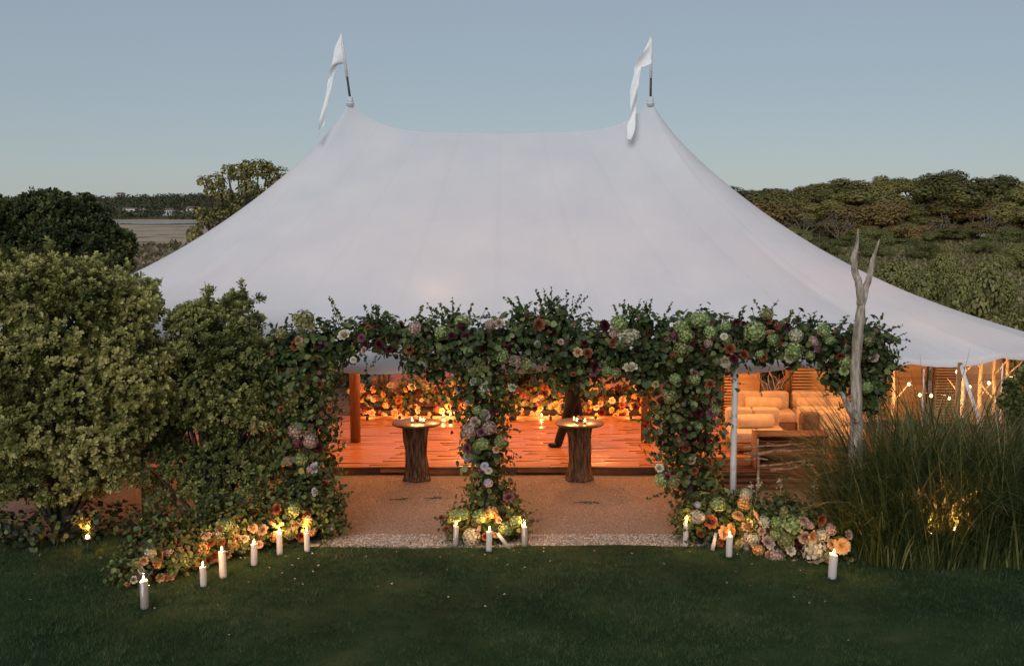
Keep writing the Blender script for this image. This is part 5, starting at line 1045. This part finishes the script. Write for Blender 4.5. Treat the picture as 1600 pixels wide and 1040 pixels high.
# reed screens closing the lounge
M['reed_screen'] = noise_mat('reed_screen', (.42, .28, .14), (.62, .44, .25), 5, .8, 5, .1, 30, 'Object', (.4, 10, 14), .2, .3)
def screen(px0, px1, Y, label, z1=1.9):
    x0, x1 = PX(px0, Y, 1), PX(px1, Y, 1); o = thing('reed_screen', ((x0 + x1) / 2, Y, FZ), label, 'screen', 'reed screens behind the lounge')
    um = Geo().add(*rbox(-.5, .5, -.5, .5, -.5, .5, .012)).mesh('slat', M['reed_screen'])
    k = 26; h = (z1 - FZ) / k
    for i in range(k): s = link('slat', um, o, Vector(((x0 + x1) / 2, Y + .004 * math.sin(i * 5), FZ + h * (i + .5))) - wloc(o)); s.scale = (x1 - x0 - .08, .018, h - .0012)
    for q in (x0, x1 - .04): Geo().add(*rbox(q, q + .04, Y - .02, Y + .025, FZ + .001, z1 + .04, .005)).build('frame_post', M['chair_wood'], o)
screen(1128, 1190, 24.0, 'warm lit reed screen left of the dark gap behind the lounge')
screen(1234, 1330, 24.0, 'wide warm lit reed screen right of the wooden pole behind the lounge')
screen(1352, 1450, 23.6, 'warm lit reed screen behind the tall grass and the clear wall', 1.7)
screen(1456, 1580, 23.2, 'warm lit reed screen behind the clear wall at the right border', 1.7)
x = PX(1230, 23.3, .8); o = thing('lounge_pole', (x, 23.3, FZ), 'slim varnished wooden pole between the two lounge sofas', 'pole')
Geo().add(*tube([[x, 23.3, FZ], [x, 23.3, 3.0]], [.06, .055], 12)).build('shaft', M['tent_wood'], o, True); Geo().add(*lathe([(.11, 0), (.11, .03), (.07, .05)], (x, 23.3, FZ + .001), 16)).build('base_plate', M['dark_metal'], o)
# bundle of branches in an urn in the dark gap
x = PX(1208, 23.6, .8); r = np.random.default_rng(230); o = thing('branch_urn', (x, 23.6, FZ), 'dark urn of tangled bare branches between the reed screens', 'urn')
Geo().add(*lathe([(.12, 0), (.2, .15), (.22, .35), (.16, .5), (.18, .54), (.14, .52), (.12, .4)], (x, 23.6, FZ + .001), 20)).build('urn', M['black_box'], o, True)
for k in range(14):
    a = r.uniform(0, 6.28); Geo().add(*tube(curve((x, 23.6, FZ + .4), (x + .4 * math.cos(a), 23.6 + .25 * math.sin(a), FZ + r.uniform(.8, 1.5)), 9, r, .12), np.linspace(.014, .006, 9), 6)).build('branch', M['driftwood'], o)
# open wooden shelf box and driftwood rail on the deck edge
M['crate'] = noise_mat('reddish_crate_wood', (.16, .065, .03), (.28, .125, .06), 4, .5, 6, .2, 25, 'Object', (.6, 6, 8), .3, .2)
x0, x1, y0 = PX(1184, 18.45, .6), PX(1291, 18.45, .6), 18.42; o = thing('shelf_box', ((x0 + x1) / 2, y0, LZ), 'open reddish wooden shelf box on the deck edge before the lounge', 'shelf')
for z0, z1 in ((LZ + .001, LZ + .03), (LZ + .26, LZ + .285), (LZ + .555, LZ + .585)): Geo().add(*rbox(x0, x1, y0, y0 + .40, z0, z1, .004)).build('shelf_board', M['crate'], o)
for q in (x0 - .032, x1 + .002): Geo().add(*rbox(q, q + .03, y0 - .004, y0 + .404, LZ + .001, LZ + .60, .004)).build('side_board', M['crate'], o)
for k in range(3): Geo().add(*rbox(x0, x1, y0 + .405, y0 + .425, LZ + .005 + k * .195, LZ + .195 + k * .195, .004)).build('back_board', M['crate'], o)
M['bottle_glass'] = noise_mat('dark_bottle', (.015, .012, .01), (.03, .025, .02), 10, .15); M['ceramic'] = noise_mat('pale_cup', (.45, .35, .27), (.55, .44, .34), 10, .4)
for i, (a, m, lb) in enumerate(((1254, 'ceramic', 'pale cup on the lower shelf of the wooden box'), (1261, 'bottle_glass', 'dark jar beside the pale cup on the wooden shelf'))):
    xx = PX(a, 18.6, .5); c = thing('shelf_cup', (xx, 18.55, LZ + .031), lb, 'cup'); Geo().add(*lathe([(.028, 0), (.036, .04), (.036, .10), (.032, .10), (.03, .01)], (xx, 18.55, LZ + .031), 16)).build('cup', M[m], c, True)
    Geo().add(*tube([[xx + .035 + .02 * math.sin(t), 18.55, LZ + .08 + .025 * math.cos(t)] for t in np.linspace(0, 3.14, 8)], np.full(8, .004), 5)).build('handle', M[m], c)
r = np.random.default_rng(240); o = thing('driftwood_rail', (PX(1220, 17.9), 17.9, 0), 'rail of crooked driftwood sticks before the wooden shelf box', 'rail')
for (a, b, c, d_, rr) in ((1158, 700, 1256, 692, .018), (1162, 708, 1290, 703, .022), (1158, 717, 1200, 718, .018), (1205, 735, 1300, 722, .022), (1185, 728, 1290, 716, .014)):
    pth = curve(P(a, b, 17.9), P(c, d_, 17.95), 12, r, .03); Geo().add(*tube(pth, rr * (1 + .25 * r.normal(0, 1, 12)) * np.linspace(1, .6, 12), 7)).build('stick', M['driftwood'], o, True)
    for k in (4, 8): Geo().add(*tube([pth[k], pth[k] + [r.uniform(-.1, .1), 0, r.uniform(.05, .12)]], [.008, .004], 5)).build('twig', M['driftwood'], o)
for a in (1184, 1286):
    Geo().add(*tube(curve((PX(a, 17.95), 17.95, 0), (PX(a, 17.95, .9), 17.95, .95), 7, r, .02), np.linspace(.024, .016, 7), 7)).build('upright', M['driftwood'], o, True)
# string of bulbs and driftwood uprights behind the clear wall
sb = [(1388, 590), (1420, 600), (1437, 617), (1455, 618), (1483, 622), (1515, 604), (1545, 598), (1580, 590)]
cord_o = thing('string_light_cord', P(1480, 610, 19.2), 'sagging cord of the string lights behind the clear tent wall', 'cord'); pts = [P(a, b - 4, 19.2) for a, b in [(1370, 575)] + sb + [(1620, 575)]]
Geo().add(*tube(pts, np.full(len(pts), .006), 6)).build('cord', M['dark_metal'], cord_o)
for i, (a, b) in enumerate(sb):
    p = P(a, b, 19.2); o = thing('string_bulb', p, f'glowing round bulb on the string lights behind the clear wall, {ordn[i]} from the left', 'bulb', 'string light bulbs')
    Geo().add(*lathe([(.012, .03), (.014, .055), (.010, .06)], p, 10)).build('socket', M['dark_metal'], o); Geo().add(*blob(p, (.024, .024, .028), 1, 12, 8)).build('bulb', M['bulb_glow'], o, True)
    point_light('string_bulb_light', p - [0, .0, .10], 18 if i in (2, 3, 4) else 10, o, .04, (1.0, .45, .14))
r = np.random.default_rng(250)
for i, (a, b0, b1, lb) in enumerate(((1392, 660, 585, 'thin'), (1500, 650, 585, 'forked'), (1530, 650, 578, 'straight'), (1553, 655, 590, 'bent'), (1572, 660, 592, 'stout'))):
    p0, p1 = P(a + 6, b0, 19.6), P(a, b1, 19.6); p0[2] = FZ; o = thing('driftwood_upright', p0, f'{lb} pale driftwood upright behind the clear wall, {ordn[i]} from the arch', 'driftwood', 'driftwood uprights behind the clear wall')
    pth = curve(p0, p1 + [0, 0, .5], 10, r, .05); Geo().add(*tube(pth, np.linspace(.05, .025, 10), 8)).build('trunk', M['driftwood'], o, True)
    for k in (5, 7): Geo().add(*tube(curve(pth[k], pth[k] + [r.choice([-1, 1]) * .3, 0, .35], 5, r, .03), np.linspace(.02, .008, 5), 6)).build('branch', M['driftwood'], o)
# stray sprigs on the gravel
r = np.random.default_rng(260)
for i, (a, b, lb) in enumerate(((618, 780, 'fallen leafy sprig on the gravel left of the middle column'), (672, 778, 'small fallen sprig on the gravel beside the middle column'), (905, 785, 'dry fallen twig on the gravel before the right trunk table'))):
    p = G(a, b, .02); g = Geo(); o = thing('fallen_sprig', p, lb, 'sprig')
    sprig(g, p, (1, .2, .05), .32, 9, .06, r, LEAF); g.build('leaves', [M['vine'], M['vine_red']], o)
    Geo().add(*tube(curve(p + [-.1, 0, .005], p + [.2, .05, .01], 5, r, .01), np.full(5, .004), 5)).build('stem', M['twig'], o)

r = np.random.default_rng(270); n = 150; cx_ = r.choice([-4.4, -3.6, -2.9, -.3, 2.9, 3.7, 4.2, 0.0], n); qx = cx_ + r.normal(0, .7, n); qy = np.minimum(lawn_edge(np.clip(qx, -8, 3.2)) - .1, 15.0 - r.exponential(.9, n))
g = Geo(); leaves(g, np.stack([qx, qy, np.full(n, .05)], -1), np.tile([0, 0, 1.], (n, 1)), .026, r, ROUND, None, 0, .5); tag(stuff(g.build('fallen_petals', FM['blush'])), 'small pale fallen petals scattered over the lawn by the candles', 'petals')
# ================================================================== the person walking behind the right table
def person():
    Y = 21.0; x = PX(895, Y, .5); Z = FZ
    J = {'pelvis': (0, 0, .95, .18), 'waist': (.01, 0, 1.12, .165), 'chest': (.02, -.02, 1.36, .19), 'neck0': (-.01, -.02, 1.52, .07), 'neck': (-.03, -.02, 1.58, .055), 'head0': (-.05, -.02, 1.66, .085), 'head': (-.055, -.02, 1.74, .095), 'crown': (-.05, -.02, 1.81, .06)}
    E_ = [('pelvis', 'waist'), ('waist', 'chest'), ('chest', 'neck0'), ('neck0', 'neck'), ('neck', 'head0'), ('head0', 'head'), ('head', 'crown')]
    def chain(root, pts):
        prev = root
        for nm, c in pts: J[nm] = c; E_.append((prev, nm)); prev = nm
    chain('pelvis', [('hipL', (-.03, -.10, .88, .125)), ('kneeL', (-.14, -.10, .50, .10)), ('cuffL', (-.25, -.10, .20, .09)), ('ankL', (-.275, -.10, .10, .088)), ('endL', (-.285, -.10, .035, .075))])     # trailing leg
    chain('pelvis', [('hipR', (.03, .10, .88, .125)), ('kneeR', (.14, .10, .50, .095)), ('ankR', (.19, .10, .10, .085)), ('endR', (.19, .10, .035, .075))])
    for s, sw in ((-1, .16), (1, -.14)):
        t = 'L' if s < 0 else 'R'
        chain('chest', [('sh' + t, (.02, s * .19, 1.44, .075)), ('el' + t, (.02 + sw * .4, s * .25, 1.15, .065)), ('wr' + t, (.06 + sw * 1.1, s * .23, .92, .032)), ('palm' + t, (.07 + sw * 1.25, s * .225, .86, .034))])
        for k in range(4): chain('palm' + t, [(f'f{k}a{t}', (.055 + sw * 1.3 + .012 * k, s * (.20 + .012 * k), .80, .0095)), (f'f{k}b{t}', (.05 + sw * 1.3 + .012 * k, s * (.205 + .01 * k), .765 + .006 * abs(k - 1), .0085))])
        chain('palm' + t, [(f'th{t}', (.10 + sw * 1.25, s * .19, .83, .011)), (f'tt{t}', (.11 + sw * 1.25, s * .18, .80, .009))])
    names = list(J); me = bpy.data.meshes.new('person_skeleton'); me.from_pydata([(x + J[n][0], Y + J[n][1], Z + J[n][2]) for n in names], [(names.index(a), names.index(b)) for a, b in E_], [])
    tmp = bpy.data.objects.new('person_skeleton', me); COL.objects.link(tmp); md = tmp.modifiers.new('skin', 'SKIN')
    for i, n in enumerate(names): me.skin_vertices[0].data[i].radius = (J[n][3], J[n][3]); me.skin_vertices[0].data[i].use_root = (n == 'pelvis')
    sd = tmp.modifiers.new('sub', 'SUBSURF'); sd.levels = 2; sd.render_levels = 2
    bm_ = bpy.data.meshes.new_from_object(tmp.evaluated_get(bpy.context.evaluated_depsgraph_get())); bpy.data.objects.remove(tmp)
    o = thing('person', (x, Y, Z), 'person in a dark suit walking behind the right trunk table', 'person')
    bm_.materials.clear()
    for m in (noise_mat('black_suit', (.010, .010, .012), (.018, .018, .02), 30, .85), noise_mat('skin_tone', (.42, .24, .17), (.50, .30, .21), 10, .5), noise_mat('black_shoe', (.008, .007, .006), (.014, .012, .01), 10, .3)): bm_.materials.append(m)
    for p in bm_.polygons:
        z = p.center[2] - Z; hand = .72 < z < .90 and any(math.hypot(p.center[0] - x - .06 - sw_ * 1.27, abs(p.center[1] - Y) - .205) < .075 for sw_ in (.16, -.14)) and (p.area < .0006); p.material_index = 1 if (z > 1.545 or hand) else (2 if z < .09 else 0); p.use_smooth = True
    link('body', bm_, o)
    g = Geo(); V, F = blob((x - .035, Y - .02, Z + 1.775), (.108, .10, .085), 1, 16, 10); g.add(V, F); g.build('hair', M['wick'], o, True)
    for sx_, sy_ in ((-.345, -.10), (.13, .10)): Geo().add(*blob((x + sx_, Y + sy_, Z + .048), (.135, .055, .048), .75, 18, 10)).build('shoe', bm_.materials[2], o, True)
    hx, hy, hz = x - .055, Y - .02, Z + 1.715
    g = Geo(); g.add(*blob((hx - .095, hy, hz), (.022, .014, .022), 1, 8, 6)); g.build('nose', bm_.materials[1], o, True)
    for s in (-1, 1):
        Geo().add(*blob((hx - .082, hy + s * .034, hz + .025), (.012, .014, .009), 1, 8, 6)).build('eye', M['house_wall'], o, True)
        Geo().add(*blob((hx + .005, hy + s * .094, hz + .005), (.022, .012, .034), 1, 8, 6)).build('ear', bm_.materials[1], o, True)
    Geo().add(*blob((hx - .086, hy, hz - .04), (.012, .026, .007), 1, 8, 5)).build('mouth', FM['mauve'], o, True)
person()
